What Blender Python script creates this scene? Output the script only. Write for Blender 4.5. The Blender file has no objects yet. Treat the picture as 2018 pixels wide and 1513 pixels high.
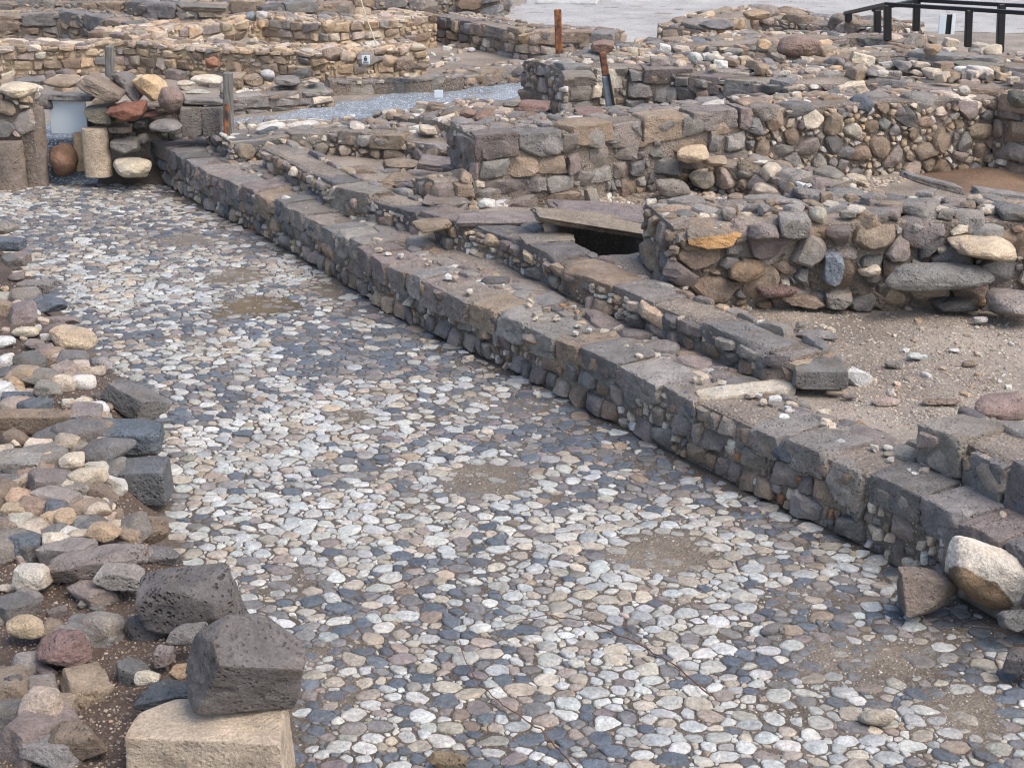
import bpy, math, random
import numpy as np
from mathutils import Vector, kdtree, Matrix

# ------------------------------------------------------------------ camera, sky, sun, exposure
sc = bpy.context.scene
CAM_H, PITCH, FPX = 4.5, 20.0, 3000.0
cd = bpy.data.cameras.new("camera"); cam = bpy.data.objects.new("camera", cd); sc.collection.objects.link(cam)
cam.location = (0, 0, CAM_H); cam.rotation_euler = (math.radians(90 - PITCH), 0, 0)
cd.sensor_fit = 'HORIZONTAL'; cd.sensor_width = 36.0; cd.lens = 36.0 * FPX / 2018.0
cd.clip_start = 0.1; cd.clip_end = 2000.0
sc.camera = cam
SUN_EL, SUN_AZ = 56.0, 124.0      # azimuth measured from +Y towards +X
w = bpy.data.worlds.new("World"); sc.world = w; w.use_nodes = True
nt = w.node_tree; nt.nodes.clear()
sky = nt.nodes.new('ShaderNodeTexSky'); sky.sky_type = 'NISHITA'; sky.sun_disc = False
sky.sun_elevation = math.radians(SUN_EL); sky.sun_rotation = math.radians(SUN_AZ)
sky.air_density = 1.0; sky.dust_density = 3.5; sky.ozone_density = 1.0
bg = nt.nodes.new('ShaderNodeBackground'); bg.inputs[1].default_value = 0.15
wo = nt.nodes.new('ShaderNodeOutputWorld')
nt.links.new(sky.outputs[0], bg.inputs[0]); nt.links.new(bg.outputs[0], wo.inputs[0])
ld = bpy.data.lights.new("sun", 'SUN'); ld.energy = 1.05; ld.angle = math.radians(48); ld.color = (1.0, 0.94, 0.86)
sun = bpy.data.objects.new("sun", ld); sc.collection.objects.link(sun)
_e, _a = math.radians(SUN_EL), math.radians(SUN_AZ)
_d = Vector((math.sin(_a) * math.cos(_e), math.cos(_a) * math.cos(_e), math.sin(_e)))
sun.rotation_euler = _d.to_track_quat('Z', 'Y').to_euler()
sc.view_settings.view_transform = 'Standard'; sc.view_settings.look = 'None'
sc.view_settings.exposure = 0.93; sc.view_settings.gamma = 1.0
sc.render.engine = 'CYCLES'
sc.cycles.pixel_filter_type = 'BLACKMAN_HARRIS'; sc.cycles.filter_width = 1.15
sc.render.resolution_x, sc.render.resolution_y = 1024, 767

rng = np.random.default_rng(7)
random.seed(7)
PR = math.radians(PITCH)

# ------------------------------------------------------------------ photograph pixel -> place
def ray(px, py):
    u = (px - 1009.0) / FPX; v = (756.5 - py) / FPX
    d = np.array([u, math.cos(PR) + v * math.sin(PR), -math.sin(PR) + v * math.cos(PR)])
    return d
def at_z(px, py, z):
    d = ray(px, py); t = (z - CAM_H) / d[2]
    return np.array([d[0] * t, d[1] * t, z])
def at_y(px, py, y):
    d = ray(px, py); t = y / d[1]
    return np.array([d[0] * t, y, CAM_H + d[2] * t])
def depth_of(p):
    return p[1] * math.cos(PR) + (CAM_H - p[2]) * math.sin(PR)

# ------------------------------------------------------------------ value noise
def _hash(ix, iy, iz, s):
    h = (ix * 374761393 + iy * 668265263 + iz * 2147483647 + s * 1274126177) & 0xFFFFFFFF
    h = ((h ^ (h >> 13)) * 1274126177) & 0xFFFFFFFF
    h = h ^ (h >> 16)
    return (h & 0xFFFF) / 32767.5 - 1.0
def vnoise(P, s=0):
    P = np.asarray(P, float); i = np.floor(P).astype(np.int64); f = P - i; f = f * f * (3 - 2 * f)
    out = 0
    for dx in (0, 1):
        for dy in (0, 1):
            for dz in (0, 1):
                wgt = (f[..., 0] if dx else 1 - f[..., 0]) * (f[..., 1] if dy else 1 - f[..., 1]) * (f[..., 2] if dz else 1 - f[..., 2])
                out = out + wgt * _hash(i[..., 0] + dx, i[..., 1] + dy, i[..., 2] + dz, s)
    return out
def fbm(P, s=0, o=3):
    P = np.asarray(P, float); a = 1.0; r = 0
    for k in range(o):
        r = r + a * vnoise(P * (2.03 ** k) + 17.3 * k, s + k); a *= 0.5
    return r
def n2(x, y, f, s=0, o=3):
    x = np.asarray(x, float); y = np.asarray(y, float)
    return fbm(np.stack([x * f, y * f, np.zeros_like(x) + 3.7], -1), s, o)

# ------------------------------------------------------------------ materials
def node(nt, t, **k):
    n = nt.nodes.new(t)
    for a, b in k.items():
        setattr(n, a, b)
    return n
def stone_material(name, pit=0.0, bump=0.5, rough=0.82, fine=60.0, spec=0.35, speck=0.12):
    m = bpy.data.materials.new(name); m.use_nodes = True; nt = m.node_tree; L = nt.links.new
    b = nt.nodes['Principled BSDF']
    at = node(nt, 'ShaderNodeAttribute', attribute_name='Col')
    geo = node(nt, 'ShaderNodeNewGeometry')
    def noise(scale, detail, rgh=0.6):
        n = node(nt, 'ShaderNodeTexNoise'); n.inputs['Scale'].default_value = scale
        n.inputs['Detail'].default_value = detail; n.inputs['Roughness'].default_value = rgh
        L(geo.outputs['Position'], n.inputs['Vector']); return n
    nb = noise(9.0, 6, 0.7); nf = noise(fine, 5, 0.75)
    def ramp(src, lo, hi, a, c):
        r = node(nt, 'ShaderNodeMapRange'); r.inputs[1].default_value = lo; r.inputs[2].default_value = hi
        r.inputs[3].default_value = a; r.inputs[4].default_value = c; L(src, r.inputs[0]); return r
    r1 = ramp(nb.outputs[0], 0.3, 0.7, 0.72, 1.25); r2 = ramp(nf.outputs[0], 0.35, 0.65, 1.0 - speck * 2.0, 1.0 + speck)
    mu = node(nt, 'ShaderNodeMath', operation='MULTIPLY'); L(r1.outputs[0], mu.inputs[0]); L(r2.outputs[0], mu.inputs[1])
    mx = node(nt, 'ShaderNodeVectorMath', operation='SCALE'); L(at.outputs['Color'], mx.inputs[0]); L(mu.outputs[0], mx.inputs['Scale'])
    # ochre / soil stain patches
    ns = noise(3.1, 6, 0.65); rs = ramp(ns.outputs[0], 0.52, 0.72, 0.0, 0.55)
    st = node(nt, 'ShaderNodeMix', data_type='RGBA', blend_type='MULTIPLY'); L(rs.outputs[0], st.inputs[0])
    L(mx.outputs[0], st.inputs[6]); st.inputs[7].default_value = (0.95, 0.76, 0.56, 1)
    # pale lichen specks
    nl = noise(22.0, 3, 0.7); rl = ramp(nl.outputs[0], 0.64, 0.72, 0.0, 0.35)
    li = node(nt, 'ShaderNodeMix', data_type='RGBA'); L(rl.outputs[0], li.inputs[0]); L(st.outputs[2], li.inputs[6])
    li.inputs[7].default_value = (0.36, 0.34, 0.31, 1)
    col = li.outputs[2]
    hb = node(nt, 'ShaderNodeMath', operation='MULTIPLY_ADD'); L(nb.outputs[0], hb.inputs[0]); hb.inputs[1].default_value = 3.0; L(nf.outputs[0], hb.inputs[2])
    hsrc = hb.outputs[0]
    if pit > 0:
        vo = node(nt, 'ShaderNodeTexVoronoi'); vo.inputs['Scale'].default_value = 34.0; L(geo.outputs['Position'], vo.inputs['Vector'])
        nn = noise(5.0, 2); th = ramp(nn.outputs[0], 0.35, 0.65, 0.05, 0.5)
        lt = node(nt, 'ShaderNodeMapRange'); L(vo.outputs['Distance'], lt.inputs[0]); lt.inputs[1].default_value = 0.0
        L(th.outputs[0], lt.inputs[2]); lt.inputs[3].default_value = -pit; lt.inputs[4].default_value = 0.0
        ad = node(nt, 'ShaderNodeMath', operation='ADD'); L(hsrc, ad.inputs[0]); L(lt.outputs[0], ad.inputs[1]); hsrc = ad.outputs[0]
    bp = node(nt, 'ShaderNodeBump'); bp.inputs['Strength'].default_value = bump; bp.inputs['Distance'].default_value = 0.018
    L(hsrc, bp.inputs['Height']); L(bp.outputs[0], b.inputs['Normal'])
    L(col, b.inputs['Base Color']); b.inputs['Roughness'].default_value = rough
    b.inputs['Specular IOR Level'].default_value = spec
    return m
M_STONE = stone_material('weathered_stone', 0.5, 1.0, speck=0.16)
M_BASALT = stone_material('pitted_basalt', 1.5, 1.0, 0.85, speck=0.16)
M_VES = stone_material('vesicular_basalt', 5.0, 1.0, 0.9)
M_COB = stone_material('cobble_stone', 0.0, 0.7, 0.52, 38.0, 0.5, 0.17)

def soil_material(name, base, dark, light, vs=55.0, bump=0.8, wet=None, pale=0.3):
    m = bpy.data.materials.new(name); m.use_nodes = True; nt = m.node_tree; L = nt.links.new
    b = nt.nodes['Principled BSDF']; geo = node(nt, 'ShaderNodeNewGeometry')
    at = node(nt, 'ShaderNodeAttribute', attribute_name='Col')
    n1 = node(nt, 'ShaderNodeTexNoise'); n1.inputs['Scale'].default_value = 1.3; n1.inputs['Detail'].default_value = 8; L(geo.outputs['Position'], n1.inputs['Vector'])
    n2_ = node(nt, 'ShaderNodeTexNoise'); n2_.inputs['Scale'].default_value = 30; n2_.inputs['Detail'].default_value = 5; L(geo.outputs['Position'], n2_.inputs['Vector'])
    cr = node(nt, 'ShaderNodeValToRGB'); cr.color_ramp.elements[0].position = 0.35; cr.color_ramp.elements[0].color = (*dark, 1)
    cr.color_ramp.elements[1].position = 0.68; cr.color_ramp.elements[1].color = (*base, 1)
    ad = node(nt, 'ShaderNodeMath', operation='MULTIPLY_ADD'); L(n2_.outputs[0], ad.inputs[0]); ad.inputs[1].default_value = 0.6
    sb = node(nt, 'ShaderNodeMath', operation='SUBTRACT'); L(n1.outputs[0], sb.inputs[0]); sb.inputs[1].default_value = 0.3
    L(sb.outputs[0], ad.inputs[2]); L(ad.outputs[0], cr.inputs[0])
    vo = node(nt, 'ShaderNodeTexVoronoi'); vo.inputs['Scale'].default_value = vs; L(geo.outputs['Position'], vo.inputs['Vector'])
    sep = node(nt, 'ShaderNodeSeparateColor'); L(vo.outputs['Color'], sep.inputs[0])
    gt = node(nt, 'ShaderNodeMath', operation='GREATER_THAN'); L(sep.outputs[0], gt.inputs[0]); gt.inputs[1].default_value = 1.0 - pale
    lt = node(nt, 'ShaderNodeMath', operation='LESS_THAN'); L(vo.outputs['Distance'], lt.inputs[0]); lt.inputs[1].default_value = 0.45
    mm = node(nt, 'ShaderNodeMath', operation='MULTIPLY'); L(gt.outputs[0], mm.inputs[0]); L(lt.outputs[0], mm.inputs[1])
    mx = node(nt, 'ShaderNodeMix', data_type='RGBA'); L(mm.outputs[0], mx.inputs[0]); L(cr.outputs[0], mx.inputs[6])
    pc = node(nt, 'ShaderNodeMix', data_type='RGBA'); L(sep.outputs[1], pc.inputs[0]); pc.inputs[6].default_value = (*[c * 0.55 for c in light], 1); pc.inputs[7].default_value = (*light, 1)
    L(pc.outputs[2], mx.inputs[7])
    tint = node(nt, 'ShaderNodeMix', data_type='RGBA', blend_type='MULTIPLY'); tint.inputs[0].default_value = 1.0
    L(mx.outputs[2], tint.inputs[6]); L(at.outputs['Color'], tint.inputs[7])
    L(tint.outputs[2], b.inputs['Base Color']); b.inputs['Roughness'].default_value = 0.9
    hs = node(nt, 'ShaderNodeMath', operation='SUBTRACT'); hs.inputs[0].default_value = 1.0; L(vo.outputs['Distance'], hs.inputs[1])
    h2 = node(nt, 'ShaderNodeMath', operation='MULTIPLY_ADD'); L(n2_.outputs[0], h2.inputs[0]); h2.inputs[1].default_value = 2.0; L(hs.outputs[0], h2.inputs[2])
    bp = node(nt, 'ShaderNodeBump'); bp.inputs['Strength'].default_value = bump; bp.inputs['Distance'].default_value = 0.012
    L(h2.outputs[0], bp.inputs['Height']); L(bp.outputs[0], b.inputs['Normal'])
    return m
M_SOIL = soil_material('stony_soil', (0.31, 0.262, 0.212), (0.17, 0.14, 0.112), (0.43, 0.385, 0.32), 62, 0.8, None, 0.22)
M_GRAVEL = soil_material('pale_gravel', (0.39, 0.38, 0.36), (0.28, 0.27, 0.255), (0.52, 0.51, 0.49), 40, 0.8, None, 0.5)
M_PATH = soil_material('blue_gravel', (0.25, 0.275, 0.30), (0.13, 0.15, 0.17), (0.55, 0.60, 0.64), 34, 0.8, None, 0.5)
M_MORTAR = soil_material('lime_mortar', (0.27, 0.225, 0.18), (0.12, 0.095, 0.075), (0.40, 0.35, 0.28), 45, 0.9, None, 0.15)
M_MORTARY = soil_material('yellow_mortar', (0.50, 0.40, 0.27), (0.34, 0.26, 0.17), (0.56, 0.48, 0.36), 60, 0.6, None, 0.25)

def plain_material(name, c, rough=0.6, metal=0.0, nscale=12.0, var=0.3, c2=None, stretch=(1, 1, 1), bump=0.25):
    m = bpy.data.materials.new(name); m.use_nodes = True; nt = m.node_tree; L = nt.links.new
    b = nt.nodes['Principled BSDF']; geo = node(nt, 'ShaderNodeNewGeometry')
    mp = node(nt, 'ShaderNodeMapping'); mp.inputs['Scale'].default_value = stretch; L(geo.outputs['Position'], mp.inputs[0])
    n = node(nt, 'ShaderNodeTexNoise'); n.inputs['Scale'].default_value = nscale; n.inputs['Detail'].default_value = 6; L(mp.outputs[0], n.inputs['Vector'])
    cr = node(nt, 'ShaderNodeValToRGB'); cr.color_ramp.elements[0].position = 0.4; cr.color_ramp.elements[1].position = 0.62
    cr.color_ramp.elements[0].color = (*(c2 or [x * (1 - var) for x in c]), 1); cr.color_ramp.elements[1].color = (*c, 1)
    L(n.outputs[0], cr.inputs[0]); L(cr.outputs[0], b.inputs['Base Color'])
    b.inputs['Roughness'].default_value = rough; b.inputs['Metallic'].default_value = metal
    bp = node(nt, 'ShaderNodeBump'); bp.inputs['Strength'].default_value = bump; bp.inputs['Distance'].default_value = 0.004
    L(n.outputs[0], bp.inputs['Height']); L(bp.outputs[0], b.inputs['Normal'])
    return m
M_WOOD = plain_material('grey_weathered_wood', (0.21, 0.20, 0.18), 0.85, 0, 9, 0.5, None, (6, 6, 0.6), 0.8)
M_RUST = plain_material('rusty_steel', (0.32, 0.12, 0.04), 0.85, 0, 14, 0.5, (0.06, 0.035, 0.03), (1, 1, 0.7))
M_STEEL = plain_material('dull_steel', (0.22, 0.25, 0.28), 0.5, 0.5, 10, 0.3)
M_BLACK = plain_material('black_paint', (0.012, 0.012, 0.014), 0.45, 0, 10, 0.3)
M_WHITE = plain_material('white_panel', (0.72, 0.76, 0.78), 0.4, 0, 3, 0.06, None, (1, 1, 1), 0.02)
M_PANEL = plain_material('pale_blue_panel', (0.62, 0.70, 0.75), 0.35, 0, 1.5, 0.08, None, (1, 1, 1), 0.02)
M_CONC = plain_material('concrete', (0.42, 0.42, 0.40), 0.9, 0, 6, 0.2)
M_ROPE = plain_material('jute_cord', (0.5, 0.46, 0.34), 0.9, 0, 20, 0.2)
M_TWIG = plain_material('dry_root', (0.16, 0.075, 0.05), 0.9, 0, 20, 0.3)

# ------------------------------------------------------------------ stone colours
PAL = {
 'lime':   [(0.60, 0.51, 0.40), (0.66, 0.56, 0.44), (0.54, 0.45, 0.35), (0.58, 0.53, 0.44)],
 'ochre':  [(0.56, 0.41, 0.27), (0.50, 0.37, 0.25), (0.55, 0.43, 0.30)],
 'white':  [(0.68, 0.66, 0.61), (0.62, 0.61, 0.58), (0.66, 0.62, 0.55)],
 'grey':   [(0.275, 0.25, 0.225), (0.31, 0.285, 0.255), (0.25, 0.235, 0.22), (0.295, 0.26, 0.225)],
 'blue':   [(0.135, 0.152, 0.172), (0.16, 0.178, 0.195), (0.12, 0.135, 0.152)],
 'basalt': [(0.20, 0.19, 0.18), (0.23, 0.218, 0.205), (0.17, 0.162, 0.155)],
 'brown':  [(0.32, 0.245, 0.18), (0.36, 0.28, 0.205), (0.275, 0.215, 0.16)],
 'purple': [(0.27, 0.225, 0.205), (0.30, 0.25, 0.225), (0.24, 0.20, 0.185)],
 'rust':   [(0.40, 0.22, 0.11), (0.34, 0.19, 0.10)],
 'red':    [(0.30, 0.145, 0.10), (0.26, 0.13, 0.10)],
 'pink':   [(0.50, 0.40, 0.33), (0.46, 0.37, 0.31)],
}
def pick(kind, r=rng):
    p = PAL[kind]; c = np.array(p[int(r.integers(len(p)))]); return c * r.uniform(0.85, 1.15) * (1 + r.uniform(-.02, .02, 3))
def pick_mix(mix, r=rng):
    ks = list(mix.keys()); ws = np.array([mix[k] for k in ks], float); return pick(ks[int(r.choice(len(ks), p=ws / ws.sum()))], r)

# ------------------------------------------------------------------ mesh plumbing
def link(o, parent=None):
    sc.collection.objects.link(o)
    if parent is not None: o.parent = parent
    return o
def mesh_obj(name, V, F, mat, parent=None, cols=None, smooth=True, origin=None, sharp=None):
    """V (n,3) world coordinates, F list/array of faces (equal length rows or list of arrays)."""
    V = np.asarray(V, float); org = np.zeros(3) if origin is None else np.asarray(origin, float)
    if parent is not None and origin is None: org = np.array(parent.matrix_basis.translation)
    me = bpy.data.meshes.new(name)
    Fs = F if isinstance(F, list) else [F]
    Fs = [np.asarray(f, np.int64) for f in Fs if len(f)]
    me.vertices.add(len(V)); me.vertices.foreach_set('co', (V - org).astype(np.float32).ravel())
    nl = sum(f.size for f in Fs); nf = sum(len(f) for f in Fs)
    me.loops.add(nl); me.polygons.add(nf)
    me.loops.foreach_set('vertex_index', np.concatenate([f.ravel() for f in Fs]).astype(np.int32))
    tot = np.concatenate([np.full(len(f), f.shape[1]) for f in Fs]); st = np.concatenate([[0], np.cumsum(tot)[:-1]])
    me.polygons.foreach_set('loop_start', st.astype(np.int32))
    me.polygons.foreach_set('use_smooth', np.full(nf, smooth))
    me.update(calc_edges=True)
    if cols is not None:
        a = me.color_attributes.new('Col', 'FLOAT_COLOR', 'POINT')
        c = np.ones((len(V), 4)); cols = np.asarray(cols); c[:, :3] = cols if cols.ndim == 2 else cols[None, :]
        a.data.foreach_set('color', c.astype(np.float32).ravel())
    if sharp: me.set_sharp_from_angle(angle=math.radians(sharp))
    me.materials.append(mat)
    o = bpy.data.objects.new(name, me)
    if parent is None: o.location = org
    return link(o, parent)
def tag(o, label=None, cat=None, group=None, kind=None):
    if label: o['label'] = label
    if cat: o['category'] = cat
    if group: o['group'] = group
    if kind: o['kind'] = kind
    return o
def empty(name, loc, label, cat, group=None):
    o = bpy.data.objects.new(name, None); o.location = loc; o.empty_display_size = 0.2
    link(o); tag(o, label, cat, group); return o

# ------------------------------------------------------------------ flat masonry: irregular stones set in a surface
def sites(W, H, classes, r, keep=None, tries=3.0, fac=0.66):
    """classes: list of (radius_lo, radius_hi, density 0..1). returns array x,y,r"""
    rmax = max(c[1] for c in classes); g = {}; out = []
    cs = rmax * 1.0
    for lo, hi, dens in classes:
        mean = (lo + hi) / 2; n = int(W * H / (mean * mean * 3.0) * tries * dens) + 2
        X = r.uniform(0, W, n); Y = r.uniform(0, H, n); R = r.uniform(lo, hi, n)
        for x, y, rr in zip(X.tolist(), Y.tolist(), R.tolist()):
            if min(H, W) > 2 * rr * 0.8 and (y < rr * 0.55 or H - y < rr * 0.55 or x < rr * .55 or W - x < rr * .55): continue
            ix, iy = int(x // cs), int(y // cs); ok = True
            for a in (-2, -1, 0, 1, 2):
                for b in (-2, -1, 0, 1, 2):
                    for (x2, y2, r2) in g.get((ix + a, iy + b), ()):
                        m = fac * (rr + r2)
                        if (x - x2) ** 2 + (y - y2) ** 2 < m * m: ok = False; break
                    if not ok: break
                if not ok: break
            if ok and (keep is None or keep(x, y)):
                g.setdefault((ix, iy), []).append((x, y, rr)); out.append((x, y, rr))
    return np.array(out) if out else np.zeros((0, 3))
NTH = 16
def pillows(S, gap, height, r, bounds=None, rects=None, profile=3.0, p=9.0, dome=1.0, tilt=0.12, rough=0.08, rcap=1.35, nth=NTH, seed=0, rings=(1.0, 0.97, 0.90, 0.70, 0.35), facet=0.0, ncut=3, cutd=(.8, 1.25), rough2=.05, ell=.2):
    """S (n,3). returns list arrays: UV (n,k,2), h (n,k), faces template, k"""
    n = len(S); th = np.linspace(0, 2 * np.pi, nth, endpoint=False)
    D = np.stack([np.cos(th), np.sin(th)], 1)
    kd = kdtree.KDTree(n)
    for i, (x, y, _) in enumerate(S): kd.insert((x, y, 0), i)
    kd.balance(); K = min(18, n)
    idx = np.zeros((n, K), int)
    for i, (x, y, _) in enumerate(S):
        f = kd.find_n((x, y, 0), K); ii = [q[1] for q in f]; ii += [i] * (K - len(ii)); idx[i] = ii
    P = S[:, :2]; R = S[:, 2]
    d = P[idx] - P[:, None, :]; Ln = np.linalg.norm(d, axis=2); self_ = Ln < 1e-9; Ln[self_] = 1
    dist = (Ln ** 2 + R[:, None] ** 2 - R[idx] ** 2) / (2 * Ln) - gap
    dist = np.maximum(dist, 0.25 * R[:, None]); nrm = d / Ln[..., None]
    ea = r.uniform(0, np.pi, n)[:, None]; dist = dist * (1 + ell * np.cos(2 * (np.arctan2(nrm[..., 1], nrm[..., 0]) - ea)))
    ang = r.uniform(0, 2 * np.pi, n)
    c = np.einsum('nkj,tj->nkt', nrm, D); c = np.maximum(c, 0) / dist[..., None]; c[self_] = 0
    acc = (c ** p).sum(1)
    if bounds is not None:
        W, H = bounds
        for (nx, ny, dd) in ((1, 0, W - P[:, 0]), (-1, 0, P[:, 0]), (0, 1, H - P[:, 1]), (0, -1, P[:, 1])):
            q = np.maximum(D[:, 0] * nx + D[:, 1] * ny, 0)[None, :] / np.maximum(dd - gap * .4, 0.3 * R)[:, None]; acc += q ** p
    if rects is not None:
        acc = np.zeros((n, nth))
        for (bx, by, col_) in ((1, 0, 0), (-1, 0, 0), (0, 1, 1), (0, -1, 1)):
            ja = r.normal(0, .14, n); nx_ = bx * np.cos(ja) - by * np.sin(ja); ny_ = bx * np.sin(ja) + by * np.cos(ja)
            dd = np.maximum(rects[:, col_] / 2 - gap, .01) * r.uniform(.96, 1.06, n)
            acc += (np.maximum(D[None, :, 0] * nx_[:, None] + D[None, :, 1] * ny_[:, None], 0) / dd[:, None]) ** p
        ncut = 2; cutd = (1.0, 1.45); rcap = 3.0
    for _ in range(ncut):
        pa_ = r.uniform(0, 2 * np.pi, n); q = np.maximum(np.cos(th[None] - pa_[:, None]), 0) / (R * r.uniform(cutd[0], cutd[1], n))[:, None]; acc += q ** p
    q = 1.0 / (R[:, None] * rcap); acc += q ** p
    rad = acc ** (-1.0 / p)
    rad *= 1 + rough * vnoise(np.stack([np.cos(th)[None] * 1.3 + np.arange(n)[:, None] * 7.1, np.sin(th)[None] * 1.3 + 0 * np.arange(n)[:, None], np.zeros((n, nth)) + seed], -1), seed)
    rad *= 1 + r.uniform(-rough2, rough2, rad.shape)
    k = 1 + nth * (len(rings) + 1)
    UV = np.zeros((n, k, 2)); Hh = np.zeros((n, k))
    hh = height * (R / R.mean()) ** 0.5 * r.uniform(0.7, 1.3, n)
    UV[:, 0] = P; Hh[:, 0] = hh * dome
    ta = r.normal(0, tilt, (n, 2))
    for a, s in enumerate((1.0,) + tuple(rings)):
        sl = slice(1 + a * nth, 1 + (a + 1) * nth)
        off = rad[:, :, None] * s * D[None]
        UV[:, sl] = P[:, None] + off
        Hh[:, sl] = -0.03 if a == 0 else hh[:, None] * (1 - s ** profile) * (1 if s < .5 else 1) * (dome if s < .35 else 1) 
    fx = (UV[..., 0] - P[:, None, 0]); fy = (UV[..., 1] - P[:, None, 1])
    up = (np.arange(k) >= 1 + nth) | (np.arange(k) == 0)
    if facet > 0:
        for _ in range(5):
            a_ = r.uniform(0, 2 * np.pi, n)[:, None]; sl_ = r.uniform(.25, 1.0, n)[:, None] * facet
            pl = hh[:, None] * r.uniform(.95, 1.25, n)[:, None] - sl_ * (fx * np.cos(a_) + fy * np.sin(a_))
            Hh = np.where(up[None], np.maximum(np.minimum(Hh, pl), -0.02), Hh)
    nz = fbm(np.stack([UV[..., 0] * 14, UV[..., 1] * 14, np.zeros((n, k)) + seed * 3.1], -1), seed + 5, 2)
    Hh += up[None] * (ta[:, :1] * fx + ta[:, 1:] * fy) * 1.0 + up[None] * nz * height * 0.22
    F = []
    base = np.arange(n)[:, None, None] * k
    j = np.arange(nth); j2 = (j + 1) % nth
    for a in range(len(rings)):
        o0 = 1 + a * nth; o1 = o0 + nth
        q = np.stack([o0 + j, o0 + j2, o1 + j2, o1 + j], 1); F.append((base + q[None]).reshape(-1, 4))
    o0 = 1 + len(rings) * nth
    tri = np.stack([o0 + j, o0 + j2, np.zeros_like(j)], 1); T = (base + tri[None]).reshape(-1, 3)
    return UV, Hh, [np.concatenate(F), T], k

# ------------------------------------------------------------------ boulders
def icosphere(sub):
    t = (1 + 5 ** .5) / 2
    V = [(-1, t, 0), (1, t, 0), (-1, -t, 0), (1, -t, 0), (0, -1, t), (0, 1, t), (0, -1, -t), (0, 1, -t), (t, 0, -1), (t, 0, 1), (-t, 0, -1), (-t, 0, 1)]
    F = [(0, 11, 5), (0, 5, 1), (0, 1, 7), (0, 7, 10), (0, 10, 11), (1, 5, 9), (5, 11, 4), (11, 10, 2), (10, 7, 6), (7, 1, 8), (3, 9, 4), (3, 4, 2), (3, 2, 6), (3, 6, 8), (3, 8, 9), (4, 9, 5), (2, 4, 11), (6, 2, 10), (8, 6, 7), (9, 8, 1)]
    V = [np.array(v) / np.linalg.norm(v) for v in V]
    for _ in range(sub):
        c = {}; nf = []
        def mid(a, b):
            k_ = (min(a, b), max(a, b))
            if k_ not in c:
                m = V[a] + V[b]; V.append(m / np.linalg.norm(m)); c[k_] = len(V) - 1
            return c[k_]
        for a, b, d in F:
            ab, bd, da = mid(a, b), mid(b, d), mid(d, a); nf += [(a, ab, da), (b, bd, ab), (d, da, bd), (ab, bd, da)]
        F = nf
    return np.array(V), np.array(F)
ICO = {s: icosphere(s) for s in (1, 2, 3, 4, 5)}
def rock_shape(kind, seed, sub=4):
    """unit-half-extent rock (box -1..1)"""
    r = np.random.default_rng(seed); D, F = ICO[sub]
    if kind == 'cut': p, jit, cuts, amp, cd = 40, 0.05, 7, 0.020, (1.25, 1.5)
    elif kind == 'faceted': p, jit, cuts, amp, cd = 60, 0.16, 9, 0.03, (0.98, 1.3)
    elif kind == 'cap': p, jit, cuts, amp, cd = 46, 0.07, 5, 0.018, (1.18, 1.45)
    elif kind == 'block': p, jit, cuts, amp, cd = 34, 0.12, 10, 0.028, (1.02, 1.38)
    elif kind == 'angular': p, jit, cuts, amp, cd = 34, 0.32, 12, 0.035, (0.84, 1.2)
    elif kind == 'round': p, jit, cuts, amp, cd = 7.0, 0.25, 22, 0.05, (0.84, 1.02)
    elif kind == 'lump': p, jit, cuts, amp, cd = 15, 0.35, 20, 0.055, (0.84, 1.08)
    else: p, jit, cuts, amp, cd = 14, 0.2, 9, 0.035, (1.0, 1.25)
    N = []; Ds = []
    for a in range(3):
        for s in (1, -1):
            v = np.zeros(3); v[a] = s; v += r.normal(0, jit, 3) * 0.6; v /= np.linalg.norm(v); N.append(v); Ds.append(r.uniform(0.93, 1.0))
    for _ in range(cuts):
        v = r.normal(0, 1, 3); v /= np.linalg.norm(v); N.append(v); Ds.append(r.uniform(*cd))
    N = np.array(N); Ds = np.array(Ds)
    c = np.maximum(D @ N.T, 0) / Ds[None]
    rad = (c ** p).sum(1) ** (-1.0 / p)
    V = D * rad[:, None]
    V += D * (amp * fbm(V * 1.6 + seed % 97, seed % 1000, 5) + amp * 0.5 * np.abs(fbm(V * 3.3 + seed % 31, seed % 777, 3)))[:, None]
    # chipped steps
    if kind in ('block', 'angular', 'cap', 'faceted'):
        st = vnoise(V * 2.3 + (seed % 53), seed % 333); V -= D * (0.045 * (st > 0.25))[:, None] * np.minimum(1, np.abs(st - .25) * 8)[:, None]
    V -= (V.max(0) + V.min(0)) / 2; V /= (V.max(0) - V.min(0)) / 2
    return V, F
def rot(yaw=0, roll=0, pitch=0):
    """roll: clockwise in the picture (about the view direction), yaw about up"""
    return np.array(Matrix.Rotation(math.radians(roll), 3, 'Y') @ Matrix.Rotation(math.radians(pitch), 3, 'X') @ Matrix.Rotation(math.radians(yaw), 3, 'Z'))
_seed = [100]
def shade_cols(V, base, r, amt=0.16):
    n = fbm(V * 5.0, int(r.integers(1000)), 3); return np.clip(base[None] * (1 + amt * n[:, None]), 0, 1)
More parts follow.
